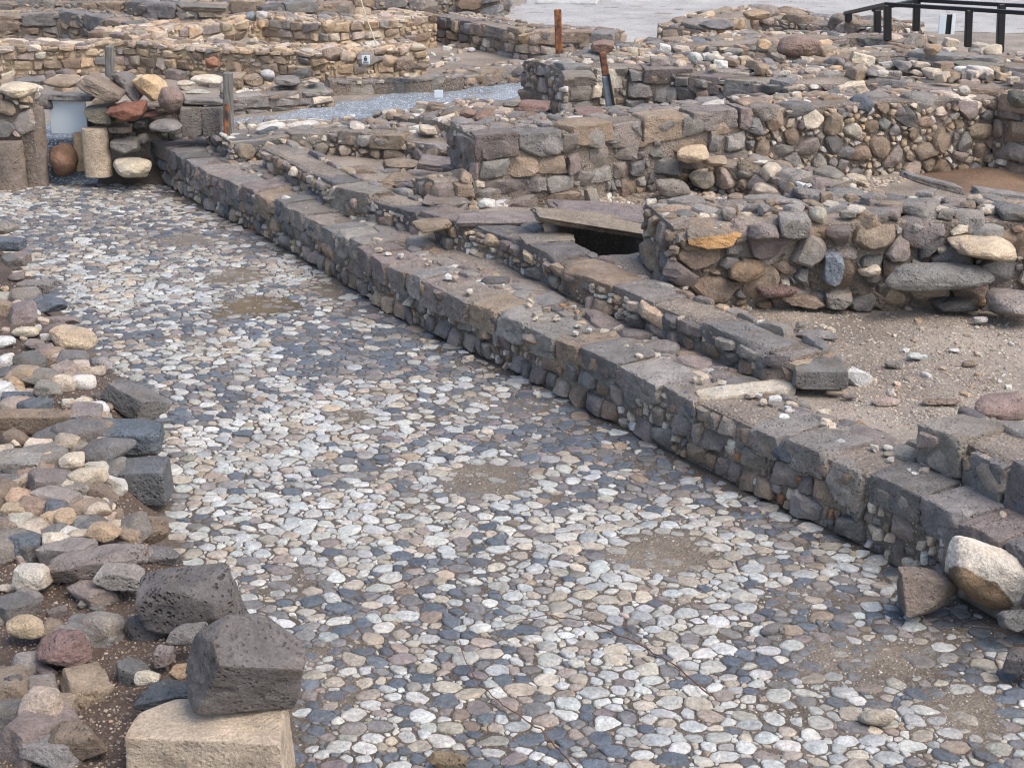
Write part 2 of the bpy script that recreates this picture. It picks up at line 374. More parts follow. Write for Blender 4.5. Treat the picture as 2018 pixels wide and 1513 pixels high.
def rock(name, label, cat, cx, cy, w, h, y=None, z=None, col='grey', shape='angular', roll=0, yaw=None, flat=0.6, depth=None, mat=None, sub=4, group=None, parent=None, seed=None, colv=None, pitch=0, broken=None):
    _seed[0] += 1; sd = seed if seed is not None else _seed[0] * 7919 % 100003
    r = np.random.default_rng(sd)
    c = at_z(cx, cy, z) if z is not None else at_y(cx, cy, y)
    dp = depth_of(c); W = w * dp / FPX; Hs = h * dp / FPX
    sl = math.hypot(c[1], CAM_H - c[2]); sd_, cd_ = (CAM_H - c[2]) / sl, c[1] / sl
    # half sizes; visible vertical extent is about H*cos + D*sin
    if depth is None:
        Hz = Hs * flat / cd_ ; Dy = max((Hs - Hz * cd_) / sd_, 0.35 * W); Dy = min(Dy, 1.3 * W)
        Hz = max((Hs - Dy * sd_) / cd_, 0.35 * Hs)
    else: Dy = depth; Hz = max((Hs - Dy * sd_) / cd_, 0.35 * Hs)
    V, F = rock_shape(shape, sd, sub)
    V = V * np.array([W, Dy, Hz]) / 2
    if yaw is None: yaw = r.uniform(-9, 9)
    V = V @ rot(yaw, roll, pitch).T + c
    base = pick(col, r) if colv is None else np.array(colv)
    CC = shade_cols(V, base, r)
    if broken is not None:
        dv = np.array(broken[0], float); dv /= np.linalg.norm(dv); q_ = ((V - c) / (np.array([W, Dy, Hz]) / 2)) @ dv + .12 * fbm(V * 6, 5, 3)
        m_ = sstep(broken[1] - .03, broken[1] + .03, q_)[:, None]; CC = CC * (1 - m_) + shade_cols(V, np.array(broken[2]), r, .3) * m_
    o = mesh_obj(name, V, F, mat or (M_BASALT if col in ('basalt', 'blue', 'purple', 'brown', 'grey', 'red') else M_STONE), parent,
                 CC, True, origin=(c[0], c[1], c[2] - Hz / 2) if parent is None else None, sharp=38 if shape in ('angular', 'block', 'cut', 'faceted') else None)
    if parent is None: tag(o, label, cat, group)
    return o

# ------------------------------------------------------------------ walls
class Path:
    def __init__(s, pts):
        s.p = np.asarray(pts, float)[:, :2]; d = np.diff(s.p, axis=0); s.l = np.linalg.norm(d, axis=1); s.t = d / s.l[:, None]
        s.c = np.concatenate([[0], np.cumsum(s.l)]); s.L = s.c[-1]
        s.n = np.stack([s.t[:, 1], -s.t[:, 0]], 1)
        vn = np.concatenate([s.n[:1], s.n[:-1] + s.n[1:], s.n[-1:]]); s.vn = vn / np.linalg.norm(vn, axis=1)[:, None]
    def at(s, u, wd, smooth=True):
        u = np.asarray(u, float); i = np.clip(np.searchsorted(s.c, u, side='right') - 1, 0, len(s.l) - 1)
        f = (u - s.c[i]); pos = s.p[i] + s.t[i] * f[..., None]
        if smooth:
            g = np.clip(f / s.l[i], 0, 1)[..., None]; n = s.vn[i] * (1 - g) + s.vn[i + 1] * g; n /= np.linalg.norm(n, axis=-1, keepdims=True)
        else: n = s.n[i]
        return pos + n * np.asarray(wd)[..., None]
BAS = {'grey': 4, 'basalt': 1.4, 'brown': 3.6, 'purple': 1.2, 'blue': .15, 'pink': .8, 'lime': .8, 'ochre': .5}
SMALL = {'lime': 6, 'white': 2, 'ochre': 2, 'brown': 1.2, 'grey': 1, 'pink': 1}
def courses(W, H, r, rh=(.13, .26), rw=(.18, .5), chink=.16):
    rows = []; y = 0
    while y < H - .02:
        h_ = min(r.uniform(*rh), H - y)
        if H - y - h_ < .07: h_ = H - y
        rows.append((y, h_)); y += h_
    out = []; rc_ = []
    for (y, h_) in rows:
        x = -r.uniform(0, .2)
        while x < W - .01:
            w_ = r.uniform(*rw); a_, b_ = max(x, 0), min(x + w_, W); w2 = b_ - a_
            if w2 > .03:
                if r.uniform() < chink and h_ > .1:
                    k1 = int(r.integers(2, 4)); k2 = 2
                    for i in range(k1):
                        for j in range(k2):
                            out.append((a_ + (i + .5 + r.uniform(-.25, .25)) * w2 / k1, y + (j + .5 + r.uniform(-.25, .25)) * h_ / k2, min(w2 / k1, h_ / k2) / 2)); rc_.append((w2 / k1 * r.uniform(.6, 1.15), h_ / k2 * r.uniform(.6, 1.15)))
                else:
                    hh_ = h_ * r.uniform(.88, 1.04); out.append((a_ + w2 / 2, y + h_ / 2 + r.normal(0, .006), .12 + r.uniform(0, .03))); rc_.append((w2, hh_))
                    if r.uniform() < .35: out.append((b_, y + h_ * r.uniform(.1, .9), .03)); rc_.append((r.uniform(.04, .08), r.uniform(.05, .11)))
            x += w_
    return np.array(out), np.array(rc_)
def stone_set(name, S, mapper, mixbig, mixsmall, rsplit, gap, height, parent, r, bounds, mat=None, aniso=1.0, **kw):
    if not len(S): return None
    UV, Hh, F, k = pillows(S, gap, height, r, bounds, **kw)
    n = len(S); U = UV[..., 0] * aniso; Vv = UV[..., 1]
    P = mapper(U, Vv, Hh)
    cols = np.array([pick_mix(mixsmall if S[i, 2] < rsplit else mixbig, r) for i in range(n)])
    C = np.repeat(cols[:, None], k, 1)
    nz = fbm(P * 6.0, 11, 2)[..., None]; C = C * (1 + 0.12 * nz)
    return mesh_obj(name, P.reshape(-1, 3), F, mat or M_STONE, parent, np.clip(C.reshape(-1, 3), 0, 1), sharp=28)
def wall(label, front, z1, z0, thick, big=(0.10, 0.17), small=(0.035, 0.06), dens=0.8, mixbig=BAS, mixsmall=SMALL, aniso=1.35,
         coping=None, cop_len=(0.28, 0.6), cop_depth=(0.3, 0.42), cop_h=0.16, cop_mix=None, cop_jit=0.02, top_big=(0.10, 0.2), top_small=(0.035, 0.06), top_mix=None,
         mortar=None, batter=0.0, face_h=0.05, ztop=None, seed=1, name='stone_wall', cop_shape='cap', world=False, gap=0.005, skip=(), extra=None, top_h=0.035, cop_sub=4, cat='stone wall', wav=0.03, group=None, keep_face=True, cop_over=0.04, facet=.6, course=None, chink=.16):
    r = np.random.default_rng(seed)
    fr = [at_z(px, py, z1)[:2] for px, py in front] if not world else [np.array(p, float) for p in front]
    P = Path(fr); mid = P.at(np.array(P.L / 2), -thick / 2)
    root = empty(name, (mid[0], mid[1], z0), label, cat, group); root['kind'] = 'thing'
    mortar = mortar or M_MORTAR
    H = z1 - z0
    # core
    us = np.linspace(0, P.L, max(2, int(P.L / 0.3) + 1))
    prof = [(-.02, z0 - .3), (-.02, z0), (-.02, (z0 + z1) / 2), (-.025, z1 - .03), (-.06, z1 - .012), (-thick * .33, z1 - .008), (-thick * .66, z1 - .008), (-thick + .05, z1 - .012), (-thick + .02, z1 - .04), (-thick + .02, z0 - .3)]
    cu = []
    for j, (wd, zz) in enumerate(prof):
        q = P.at(us, np.full(len(us), wd)); zz_ = np.full(len(us), zz) + (wav * n2(q[:, 0], q[:, 1], .9, seed) if 2 < j < 9 else 0)
        cu.append(np.concatenate([q, zz_[:, None]], 1))
    cu = np.array(cu); m, n = cu.shape[:2]; V = cu.reshape(-1, 3); a, b = np.meshgrid(np.arange(m - 1), np.arange(n - 1), indexing='ij')
    F = np.stack([a * n + b, a * n + b + 1, (a + 1) * n + b + 1, (a + 1) * n + b], -1).reshape(-1, 4)
    caps = [np.array([[i * n for i in range(m)][::-1]]), np.array([[i * n + n - 1 for i in range(m)]])]
    mesh_obj('mortar_core', V, [F] + caps, mortar, root, np.ones(3), False)
    hc = cop_h if coping else 0.0
    # face, wrapped round both ends
    bk = [P.at(np.array(0.0), -thick), P.at(np.array(P.L), -thick)]
    FP = Path([bk[0]] + [np.array(q) for q in fr] + [bk[1]])
    Hf = H - (0.035 if coping else 0.0)
    if course and Hf > .06:
        S, RC = courses(FP.L, Hf, r, *course, chink)
    elif keep_face and Hf > 0.06:
        RC = None
        S = sites(FP.L / aniso, Hf, [(big[0], big[1], dens), ((big[0] + small[1]) / 2 * .9, big[0], dens * .7), (small[0], small[1], 1.0)], r)
    if Hf > .06:
        if course: aniso = 1.0
        def fm(U, Vv, h):
            q = FP.at(np.clip(U, 0, FP.L), h - 0.012 - batter * Vv, smooth=False); zz = z0 + Vv + (wav * n2(q[..., 0], q[..., 1], .9, seed)) * np.clip(Vv / max(H, .1), 0, 1)
            return np.concatenate([q, zz[..., None]], -1)
        stone_set('face_stones', S, fm, mixbig, mixsmall, small[1] + 1e-6, gap, face_h, root, r, (FP.L / aniso, Hf), aniso=aniso, profile=11.0, tilt=0.2, rough=0.05, seed=seed, p=40, facet=facet, rcap=1.7, ncut=4, nth=22, cutd=(.6, 1.1), rings=(1.0, .985, .93, .72, .38), rough2=.03, ell=.28, rects=RC)
    # coping blocks, each a part
    w0 = 0.0
    if coping:
        u = 0.0; i = 0; cm = cop_mix or mixbig
        while u < P.L - 0.08:
            ln = min(r.uniform(*cop_len), P.L - u); dpt = min(r.uniform(*cop_depth), thick * 1.0)
            uc = u + ln / 2
            c = P.at(np.array(uc), -dpt / 2 + cop_over + r.uniform(-.025, .025)); k_ = int(np.clip(np.searchsorted(P.c, uc) - 1, 0, len(P.l) - 1)); t = P.t[k_]
            hh = hc * r.uniform(0.9, 1.3); V, Fc = rock_shape(cop_shape, seed * 1000 + i, cop_sub)
            V = V * np.array([ln * .99, dpt, hh + .03]) / 2
            ang = math.atan2(t[1], t[0]) + r.normal(0, .035); ca, sa = math.cos(ang), math.sin(ang)
            tl = r.normal(0, 0.02)
            V = np.stack([V[:, 0] * ca - V[:, 1] * sa, V[:, 0] * sa + V[:, 1] * ca, V[:, 2] + V[:, 0] * tl], 1)
            zt = z1 + 1.5 * cop_jit * r.uniform(-1, 1) + wav * float(n2(c[0], c[1], .9, seed)); pos = np.array([c[0], c[1], zt - (hh + .03) / 2 + .012])
            if not any(a_ <= uc / P.L <= b_ for a_, b_ in skip):
                base = pick_mix(cm, r)
                mesh_obj('coping_stone', V + pos, Fc, M_BASALT, root, shade_cols(V + pos, base, r), True, sharp=36)
            u += ln; i += 1
        w0 = min(cop_depth[0] * 0.9, thick * .95)
    Wt = thick - w0
    if Wt > 0.08:
        an = 1.25
        S = sites(P.L / an, Wt, [(top_big[0], top_big[1], dens), ((top_big[0] + top_small[1]) / 2, top_big[0], dens * .7), (top_small[0], top_small[1], .9)], r)
        def tm(U, Vv, h):
            q = P.at(np.clip(U, 0, P.L), -(w0 + Vv)); zz = z1 + h - 0.012 + wav * n2(q[..., 0], q[..., 1], .9, seed)
            return np.concatenate([q, zz[..., None]], -1)
        stone_set('top_stones', S, tm, top_mix or cop_mix or mixbig, mixsmall, top_small[1] + 1e-6, gap, top_h, root, r, (P.L / an, Wt), aniso=an, profile=12.0, tilt=0.08, rough=0.10, seed=seed + 50, p=34, facet=.3, rcap=1.7, ncut=4, nth=20, cutd=(.6, 1.15), rings=(1.0, .985, .93, .72, .38), rough2=.03, ell=.28)
    return root, P

# ================================================================== GROUND
A_TOP = [(262, 258), (288, 271), (347, 302), (389, 326), (434, 347), (475, 364), (520, 385), (610, 430), (700, 480), (760, 517), (860, 560), (1000, 620), (1180, 700), (1300, 757), (1400, 800), (1500, 848), (1640, 907), (1790, 975), (1900, 1030), (2010, 1085), (2120, 1140)]
PA = Path([at_z(a, b, .5)[:2] for a, b in A_TOP])
BANK = [(-200, 400), (-30, 440), (45, 520), (120, 600), (185, 690), (225, 745), (318, 800), (325, 905), (335, 1000), (350, 1080), (470, 1160), (575, 1290), (590, 1420), (592, 1650)]
PB = Path([at_z(a, b, 0)[:2] for a, b in BANK])
def side_dist(Pth, x, y):
    """signed distance; positive on the camera/left side (outward normal side) of the path"""
    x = np.asarray(x, float); y = np.asarray(y, float); best = np.full(x.shape, 1e9); sg = np.zeros(x.shape)
    for i in range(len(Pth.l)):
        dx = x - Pth.p[i, 0]; dy = y - Pth.p[i, 1]; t = Pth.t[i]; n = Pth.n[i]
        lo = -50 if i == 0 else 0; hi = Pth.l[i] + (50 if i == len(Pth.l) - 1 else 0)
        a = np.clip(dx * t[0] + dy * t[1], lo, hi); ex = dx - a * t[0]; ey = dy - a * t[1]; d = np.hypot(ex, ey)
        s = dx * n[0] + dy * n[1]; m = d < best; best = np.where(m, d, best); sg = np.where(m, np.sign(s), sg)
    return best * sg
def sstep(a, b, x):
    t = np.clip((x - a) / (b - a), 0, 1); return t * t * (3 - 2 * t)
PITC = np.array([at_z(1190, 482, 0.74)[0], 14.66])
B_TOP = [(517, 288), (600, 332), (690, 378), (780, 408), (893, 438), (980, 462), (1101, 514), (1181, 554), (1285, 597), (1401, 640), (1512, 684), (1557, 702)]
PBT = Path([at_z(a, b, .76)[:2] for a, b in B_TOP])
def ground_h(x, y, fine=True):
    dA = side_dist(PA, x, y)          # >0 street side
    dB = side_dist(PB, x, y)          # >0 bank (left of street)
    h = 0.5 * sstep(-0.15, -0.4, dA)
    far = sstep(20.3, 20.9, y); h = np.maximum(h, 0.5 * far)
    hb = 0.32 * sstep(0.02, 0.45, dB) * (1 - sstep(15.5, 18.5, y)); h = h + hb * (dA > 0)
    if fine:
        rough = 0.02 + 0.03 * (sstep(0.0, .4, dB) + sstep(-.5, -.9, dA))
        h = h + rough * n2(x, y, 1.7, 3, 3) * .6 - .012
    d2 = side_dist(PBT, x, y); wx = at_z(1480, 600, .74)[0]
    h = h + 0.24 * sstep(-.15, -.35, d2) * (1 - sstep(-1.5, -2.6, d2) * 0 - sstep(1.3, 2.4, -d2)) * (1 - sstep(15.7, 16.6, y)) * (1 - sstep(wx - 1.0, wx + .1, x)) * (x > -3)
    e = np.abs((x - PITC[0]) / 0.40) ** 4 + np.abs((y - PITC[1]) / 0.70) ** 4
    h = h - 1.7 * (1 - sstep(0.7, 1.0, e))
    return h
xs = np.unique(np.round(np.concatenate([-np.geomspace(12, 300, 18), np.arange(-11.5, 15.5, .09), np.geomspace(16, 300, 18)]), 4))
ys = np.unique(np.round(np.concatenate([[-60, -20, -5, 2], np.arange(4, 24, .09), np.arange(24, 44, .3), np.geomspace(45, 400, 18)]), 4))
X, Y = np.meshgrid(xs, ys, indexing='ij'); Z = ground_h(X, Y)
nx, ny = X.shape; a, b = np.meshgrid(np.arange(nx - 1), np.arange(ny - 1), indexing='ij')
F = np.stack([a * ny + b, (a + 1) * ny + b, (a + 1) * ny + b + 1, a * ny + b + 1], -1).reshape(-1, 4)
dA = side_dist(PA, X, Y); dB = side_dist(PB, X, Y)
street = ((dA > -.2) & (dB < 0.1) & (Y < 20.6))
tint = np.ones(X.shape + (3,))
tint[street] = (0.40, 0.385, 0.365)
bankm = (dB > 0.05) & (dA > 0) & (Y < 19); tint[bankm] = (0.36, 0.30, 0.28)
pitm = ((X - at_z(1990, 352, .5)[0]) ** 2 / 1.3 + (Y - at_z(1990, 352, .5)[1]) ** 2 / 1.2 < 1); tint[pitm] = (0.80, 0.60, 0.47)
# damp sand patches on the street
PATCH = [(500, 605, 105, 26, 1), (465, 545, 70, 20, .8), (960, 945, 110, 38, 1), (1310, 1085, 130, 50, 1), (1720, 1290, 170, 60, .8), (640, 560, 60, 24, .7), (690, 820, 60, 20, .6), (1600, 1180, 120, 30, .6), (350, 470, 80, 14, .5), (1900, 1400, 90, 60, .7)]
def patch_amt(x, y):
    m = np.zeros(np.shape(x))
    for (px, py, rx, ry, s) in PATCH:
        c = at_z(px, py, 0); e1 = at_z(px + rx, py, 0); e2 = at_z(px, py - ry, 0)
        RX = abs(e1[0] - c[0]) * .85; RY = abs(e2[1] - c[1]) * .9; q = ((x - c[0]) / RX) ** 2 + ((y - c[1]) / RY) ** 2
        m = np.maximum(m, s * (1 - sstep(0.1, 1.9, q)))
    return m + 0.42 * n2(x, y, 3.1, 9, 4)
pm = np.clip(patch_amt(X, Y), 0, 1)[..., None]; sel = street[..., None] * pm
tint = tint * (1 - sel) + sel * np.array([.66, .64, .60])
puddle = at_z(500, 598, 0); q = ((X - puddle[0]) / .6) ** 2 + ((Y - puddle[1]) / .5) ** 2; tint[q < 1] *= np.array([.72, .66, .5])
ground = mesh_obj('ground', np.stack([X, Y, Z], -1).reshape(-1, 3), F, M_SOIL, None, tint.reshape(-1, 3))
tag(ground, kind='structure')

# ------------------------------------------------------------------ sheets laid on the ground: gravel path, gravel yard
def sheet(name, poly, z, mat, step=.05):
    P = np.array([at_z(px, py, z)[:2] for px, py in poly]); x0_, y0_ = P.min(0); x1s, y1s = P.max(0)
    gx = np.arange(x0_, x1s + step, step); gy = np.arange(y0_, y1s + step, step); GX_, GY_ = np.meshgrid(gx, gy, indexing='ij')
    cx = GX_[:-1, :-1] + step / 2; cy = GY_[:-1, :-1] + step / 2; cx = cx + .12 * n2(cx, cy, 2.2, 5); cy = cy + .12 * n2(cx, cy, 2.2, 6); c = np.zeros(cx.shape, bool); j = len(P) - 1
    for i in range(len(P)):
        c ^= ((P[i, 1] > cy) != (P[j, 1] > cy)) & (cx < (P[j, 0] - P[i, 0]) * (cy - P[i, 1]) / (P[j, 1] - P[i, 1] + 1e-12) + P[i, 0]); j = i
    a_, b_ = np.nonzero(c); ny_ = len(gy); F_ = np.stack([a_ * ny_ + b_, (a_ + 1) * ny_ + b_, (a_ + 1) * ny_ + b_ + 1, a_ * ny_ + b_ + 1], 1)
    V_ = np.stack([GX_, GY_, ground_h(GX_, GY_) + .006], -1).reshape(-1, 3); used = np.unique(F_); mp = np.zeros(len(V_), int); mp[used] = np.arange(len(used))
    o = mesh_obj(name, V_[used], mp[F_], mat, None, np.ones(3)); tag(o, kind='structure'); return o
sheet('gravel_path', [(420, 262), (455, 236), (560, 222), (640, 200), (800, 178), (930, 165), (1140, 146), (1140, 178), (1000, 190), (850, 200), (760, 225), (600, 245), (470, 262)], .53, M_PATH)
sheet('gravel_path', [(80, 284), (80, 235), (190, 235), (190, 284)], .535, M_PATH)
sheet('gravel_yard', [(930, 60), (1030, 5), (1060, -60), (2300, -60), (2300, 60), (1800, 60), (1380, 62), (1320, 100), (1210, 130), (1200, 62), (1030, 60)], .54, M_GRAVEL, .15)

# ================================================================== COBBLED STREET
ca, sa = math.cos(math.radians(-8)), math.sin(math.radians(-8))
x0, x1_, y0, y1_ = -7.4, 5.2, 5.9, 20.4
AN = 1.14
def street_xy(U, V):   # rotated, stretched coordinates -> world
    cx, cy = (x0 + x1_) / 2, (y0 + y1_) / 2
    a_ = U * AN - 11.5; b_ = V - 10.5
    return cx + a_ * ca - b_ * sa, cy + a_ * sa + b_ * ca
def keep_c(u, v):
    x, y = street_xy(u, v)
    if y < 6.1 or y > 20.25 or x < x0 or x > x1_ or abs(x) > .36 * y + .6: return False
    return True
rc = np.random.default_rng(21)
S = sites(23 / AN, 21, [(0.056, 0.082, .35), (0.041, 0.055, 1.0), (0.020, 0.033, 1.4)], rc, keep_c, tries=6.5, fac=.69)
sx, sy = street_xy(S[:, 0], S[:, 1])
dA_ = side_dist(PA, sx, sy); dB_ = side_dist(PB, sx, sy); pa = patch_amt(sx, sy)
ok = (dA_ > 0.05) & (dB_ < 0.03) & (rc.uniform(0, 1, len(S)) > sstep(.45, .95, pa) * 0.62)
near_wall = 1 - sstep(0.0, 0.5, dA_)
ok &= rc.uniform(0, 1, len(S)) > near_wall * 0.35
S = S[ok]; pa = pa[ok]; sx = sx[ok]; sy = sy[ok]; dA_ = dA_[ok]
UV, Hh, F, k = pillows(S, 0.0026, 0.0088, rc, None, profile=9, p=26, tilt=0.08, rough=0.09, rcap=1.5, seed=77, ncut=2, cutd=(.7, 1.2), facet=.14, ell=.15, rings=(1.0, .98, .92, .72, .38), nth=18, rough2=.07)
U, Vv = UV[..., 0], UV[..., 1]; GX, GY = street_xy(U, Vv)
sink = np.clip(pa, 0, 1) * 0.012 + rc.normal(0, .0025, len(S))
GZ = ground_h(GX, GY) + Hh + 0.001 - sink[:, None]
cl = n2(sx, sy, .75, 31, 3) + .25 * n2(sx, sy, 3.0, 35, 1)
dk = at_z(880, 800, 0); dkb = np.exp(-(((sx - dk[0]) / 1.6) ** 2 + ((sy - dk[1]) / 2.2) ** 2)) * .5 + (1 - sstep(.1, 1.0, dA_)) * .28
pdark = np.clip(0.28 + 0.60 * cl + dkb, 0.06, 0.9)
far_brown = sstep(14.5, 17.5, sy)
cols = []
for i in range(len(S)):
    if rc.uniform() < pdark[i]:
        c = pick_mix({'blue': 4.5 * (1 - .6 * far_brown[i]) + .3, 'basalt': 1.5, 'grey': 1.6 + far_brown[i] * 2, 'purple': .8, 'brown': .4}, rc) * (.82, .84, .87)
    else:
        c = pick_mix({'white': 6.5, 'lime': 2.2 + far_brown[i], 'pink': .7, 'ochre': .1, 'grey': .3}, rc)
        c = c * np.array([0.74, 0.77, 0.785]) * rc.uniform(.78, 1.12)
    mu = min(1, max(0, pa[i] - .10)) * .9; c = c * (1 - mu) + np.array([.21, .185, .15]) * mu
    cols.append(c)
C = np.repeat(np.array(cols)[:, None], k, 1)
cob = mesh_obj('cobbled_street', np.stack([GX, GY, GZ], -1).reshape(-1, 3), F, M_COB, None, np.clip(C.reshape(-1, 3), 0, 1))
tag(cob, kind='structure')
print('cobbles', len(S))

# ================================================================== WALLS
YM = {'grey': 1.6, 'brown': 3.2, 'purple': .6, 'ochre': 3.4, 'lime': 1.8, 'pink': 2.2}
YS = {'ochre': 3, 'lime': 2, 'brown': 1.5, 'pink': 1}
TOPM = {'grey': 5, 'purple': 1.6, 'basalt': 2.4, 'blue': .3, 'brown': .5}
def u_of(Pth, px, py, z):
    q = at_z(px, py, z)[:2]; uu = np.linspace(0, Pth.L, 2000); return float(uu[np.argmin(np.linalg.norm(Pth.at(uu, np.zeros(2000)) - q, axis=1))] / Pth.L)
SK = (u_of(PA, 1385, 795, .5), u_of(PA, 1440, 820, .5))
wallA, _ = wall('long low basalt wall edging the cobbled street from far left to lower right', A_TOP, .5, 0, .70, big=(.085, .15), small=(.025, .045), dens=1.3, aniso=1.25, gap=.004, coping=True,
     cop_len=(.26, .6), cop_depth=(.42, .68), cop_h=.19, cop_mix=TOPM, seed=5, mixbig={'grey': 3, 'basalt': 3.4, 'brown': 3, 'purple': 1.5, 'blue': .5},
     mixsmall={'lime': 2.6, 'brown': 2, 'grey': 1.6, 'basalt': 1, 'white': 1.6, 'rust': .4, 'ochre': .6}, face_h=.045, batter=.08, skip=(SK,), wav=.02, top_mix={'grey': 3, 'purple': 1.5, 'basalt': 1.5, 'brown': .5}, cop_jit=.015, course=((.10, .18), (.10, .27)), chink=.3)
B_TOP = [(517, 288), (600, 332), (690, 378), (780, 408), (893, 438), (980, 462), (1101, 514), (1181, 554), (1285, 597), (1401, 640), (1512, 684), (1557, 702)]
wallB, _ = wall('second narrow basalt wall running beside the long street wall and ending in a squared block', B_TOP, .76, .48, .44, big=(.08, .13), small=(.03, .045), coping=True,
     cop_len=(.5, .95), cop_depth=(.38, .46), cop_h=.29, cop_mix={'purple': 2, 'grey': 4, 'basalt': 2, 'brown': 1}, seed=6, cop_over=.02, wav=.02, cop_shape='cap', course=((.10, .16), (.12, .34)), chink=.3)
wall('high rounded basalt boulder wall at the right above the gravelly room', [(1330, 447), (1474, 440), (1596, 437), (1759, 436), (1859, 437), (2150, 440)], 1.27, .45, 1.0,
     big=(.13, .2), small=(.035, .065), coping=True, cop_len=(.26, .5), cop_depth=(.3, .45), cop_h=.22, seed=8, cop_shape='lump', dens=1.2, face_h=.06, mixbig={'grey': 4, 'basalt': 1.5, 'brown': 3, 'purple': 1.6}, mixsmall={'grey': 2, 'lime': 1.6, 'brown': 2, 'ochre': .4}, cop_jit=.04, wav=.05)
wall('straight wall of squared grey blocks across the middle of the ruins', [(936, 270), (1125, 257), (1240, 235), (1366, 224), (1480, 216)], 1.38, .45, .9,
     big=(.12, .19), small=(.03, .055), aniso=1.9, coping=True, cop_len=(.45, .8), cop_depth=(.3, .5), cop_h=.24, seed=9, dens=1.3, mixbig={'grey': 5, 'brown': 1.6, 'purple': 1.6, 'basalt': 1}, mixsmall={'grey': 2, 'lime': 1.4, 'brown': 1.4, 'white': .4}, cop_jit=.03, top_mix={'grey': 4, 'basalt': 1, 'white': .5, 'purple': 1}, course=((.16, .27), (.22, .55)))
wall('tall rubble wall packed with small cream stones behind the boulder wall', [(1480, 216), (1578, 212), (1693, 205), (1800, 200), (1966, 190)], 1.38, .42, .9,
     big=(.10, .17), small=(.035, .06), aniso=1.15, coping=True, cop_len=(.3, .6), cop_depth=(.3, .5), cop_h=.18, seed=10, dens=.5, mixsmall={'lime': 4, 'ochre': 2, 'white': 1, 'pink': 1, 'brown': .6}, cop_jit=.04, cop_shape='lump')
wall('brown cross wall meeting the cream rubble wall at the right edge', [(1966, 188), (2015, 196), (2150, 215)], 1.40, .42, .9,
     big=(.14, .22), small=(.04, .065), aniso=1.3, coping=True, cop_len=(.35, .7), cop_depth=(.3, .5), cop_h=.2, seed=11, mixbig={'brown': 4, 'grey': 3, 'purple': 1}, cop_jit=.03, course=((.18, .3), (.25, .5)), chink=.25)
wall('broad low wall with flat grey top beside the gravel path', [(455, 276), (560, 268), (650, 262), (806, 272), (905, 286)], .78, .48, 1.25,
     big=(.09, .15), small=(.03, .055), coping=True, cop_len=(.4, .8), cop_depth=(.3, .5), cop_h=.15, seed=12, top_mix={'grey': 4, 'basalt': 1.5, 'blue': .3, 'white': .8, 'purple': 1}, wav=.08)
wall('rough field of flat stones between the gravel path and the squared block wall', [(905, 264), (1000, 252), (1110, 236)], .86, .48, 1.9, big=(.1, .17), seed=34, coping=True, cop_len=(.3, .7), cop_depth=(.35, .6), cop_h=.2, cop_shape='angular', cop_jit=.05, wav=.12)
wall('low ruined stub projecting left from the foot of the squared block wall', [(858, 360), (900, 356), (935, 353)], .95, .45, .7, big=(.1, .17), seed=36, coping=True, cop_len=(.25, .45), cop_depth=(.35, .6), cop_h=.2, cop_shape='angular', cop_jit=.08, wav=.1, course=((.12, .2), (.15, .35)))
wall('low broken row of brown stones before the corner of the squared block wall', [(650, 352), (760, 350), (860, 366), (960, 388)], .74, .45, .5, big=(.09, .15), seed=33, coping=True, cop_len=(.3, .7), cop_depth=(.35, .55), cop_h=.2, cop_mix={'grey': 3, 'purple': 2, 'brown': 1.5}, cop_shape='angular', cop_jit=.06, wav=.08)
wall('knee high rubble wall inside the middle room behind the pale boulders', [(1400, 320), (1500, 336), (1640, 362)], .82, .45, .5, big=(.09, .14), coping=True, cop_len=(.22, .42), cop_depth=(.3, .45), cop_h=.2, seed=13, cop_shape='lump', cop_jit=.06, cop_mix={'grey': 3, 'purple': 2, 'lime': 1.5, 'brown': 1})
wall('wide stepped wall with chinking stones behind the leaning rusty post', [(1112, 142), (1215, 136), (1318, 137), (1450, 150), (1560, 163)], 1.48, .45, 1.5,
     big=(.12, .2), small=(.035, .06), coping=True, cop_len=(.35, .75), cop_depth=(.35, .6), cop_h=.2, seed=14, dens=.8, cop_jit=.05, wav=.06, mixsmall={'lime': 3, 'ochre': 1, 'grey': 2, 'brown': 2, 'white': 1}, course=((.13, .25), (.15, .42)), chink=.35)
wall('rough grey topped wall crossing behind the cream rubble wall', [(1560, 166), (1700, 164), (1850, 168), (2100, 178)], 1.45, .45, .8, big=(.12, .2), coping=True, cop_len=(.4, .9), cop_depth=(.35, .6), cop_h=.22, seed=15, cop_jit=.05, wav=.05)
wall('pale chinked retaining wall below the black railing', [(1590, 120), (1700, 112), (1760, 108), (1870, 122), (2100, 140)], 1.32, .45, .9, big=(.10, .18), small=(.04, .065), dens=.5, seed=16, coping=True, cop_len=(.5, 1.0), cop_depth=(.35, .6), cop_h=.28, mixsmall={'lime': 4, 'ochre': 2, 'white': 1.5, 'brown': 1}, cop_mix={'grey': 3, 'brown': 2}, cop_jit=.05, wav=.06, cop_sub=3, course=((.1, .18), (.12, .35)), chink=.5)
wall('upper row of grey rubble left of the black railing', [(1215, 118), (1330, 98), (1440, 84), (1560, 80), (1700, 74), (1800, 82)], 1.42, .45, 1.0, big=(.12, .2), seed=17, coping=True, cop_len=(.4, .9), cop_depth=(.4, .6), cop_h=.26, cop_jit=.08, wav=.10, cop_shape='lump', cop_sub=3, course=((.15, .28), (.2, .6)), chink=.3)
wall('farthest rubble ridge between the pale gravel yard and the railing', [(1385, 52), (1440, 38), (1500, 30), (1600, 36), (1740, 62)], 1.25, .45, .9, big=(.12, .2), seed=18, coping=True, cop_len=(.4, .8), cop_depth=(.4, .6), cop_h=.3, cop_jit=.10, wav=.12, cop_shape='lump', cop_mix={'brown': 3, 'grey': 3, 'ochre': 1}, cop_sub=3, mixbig=YM)
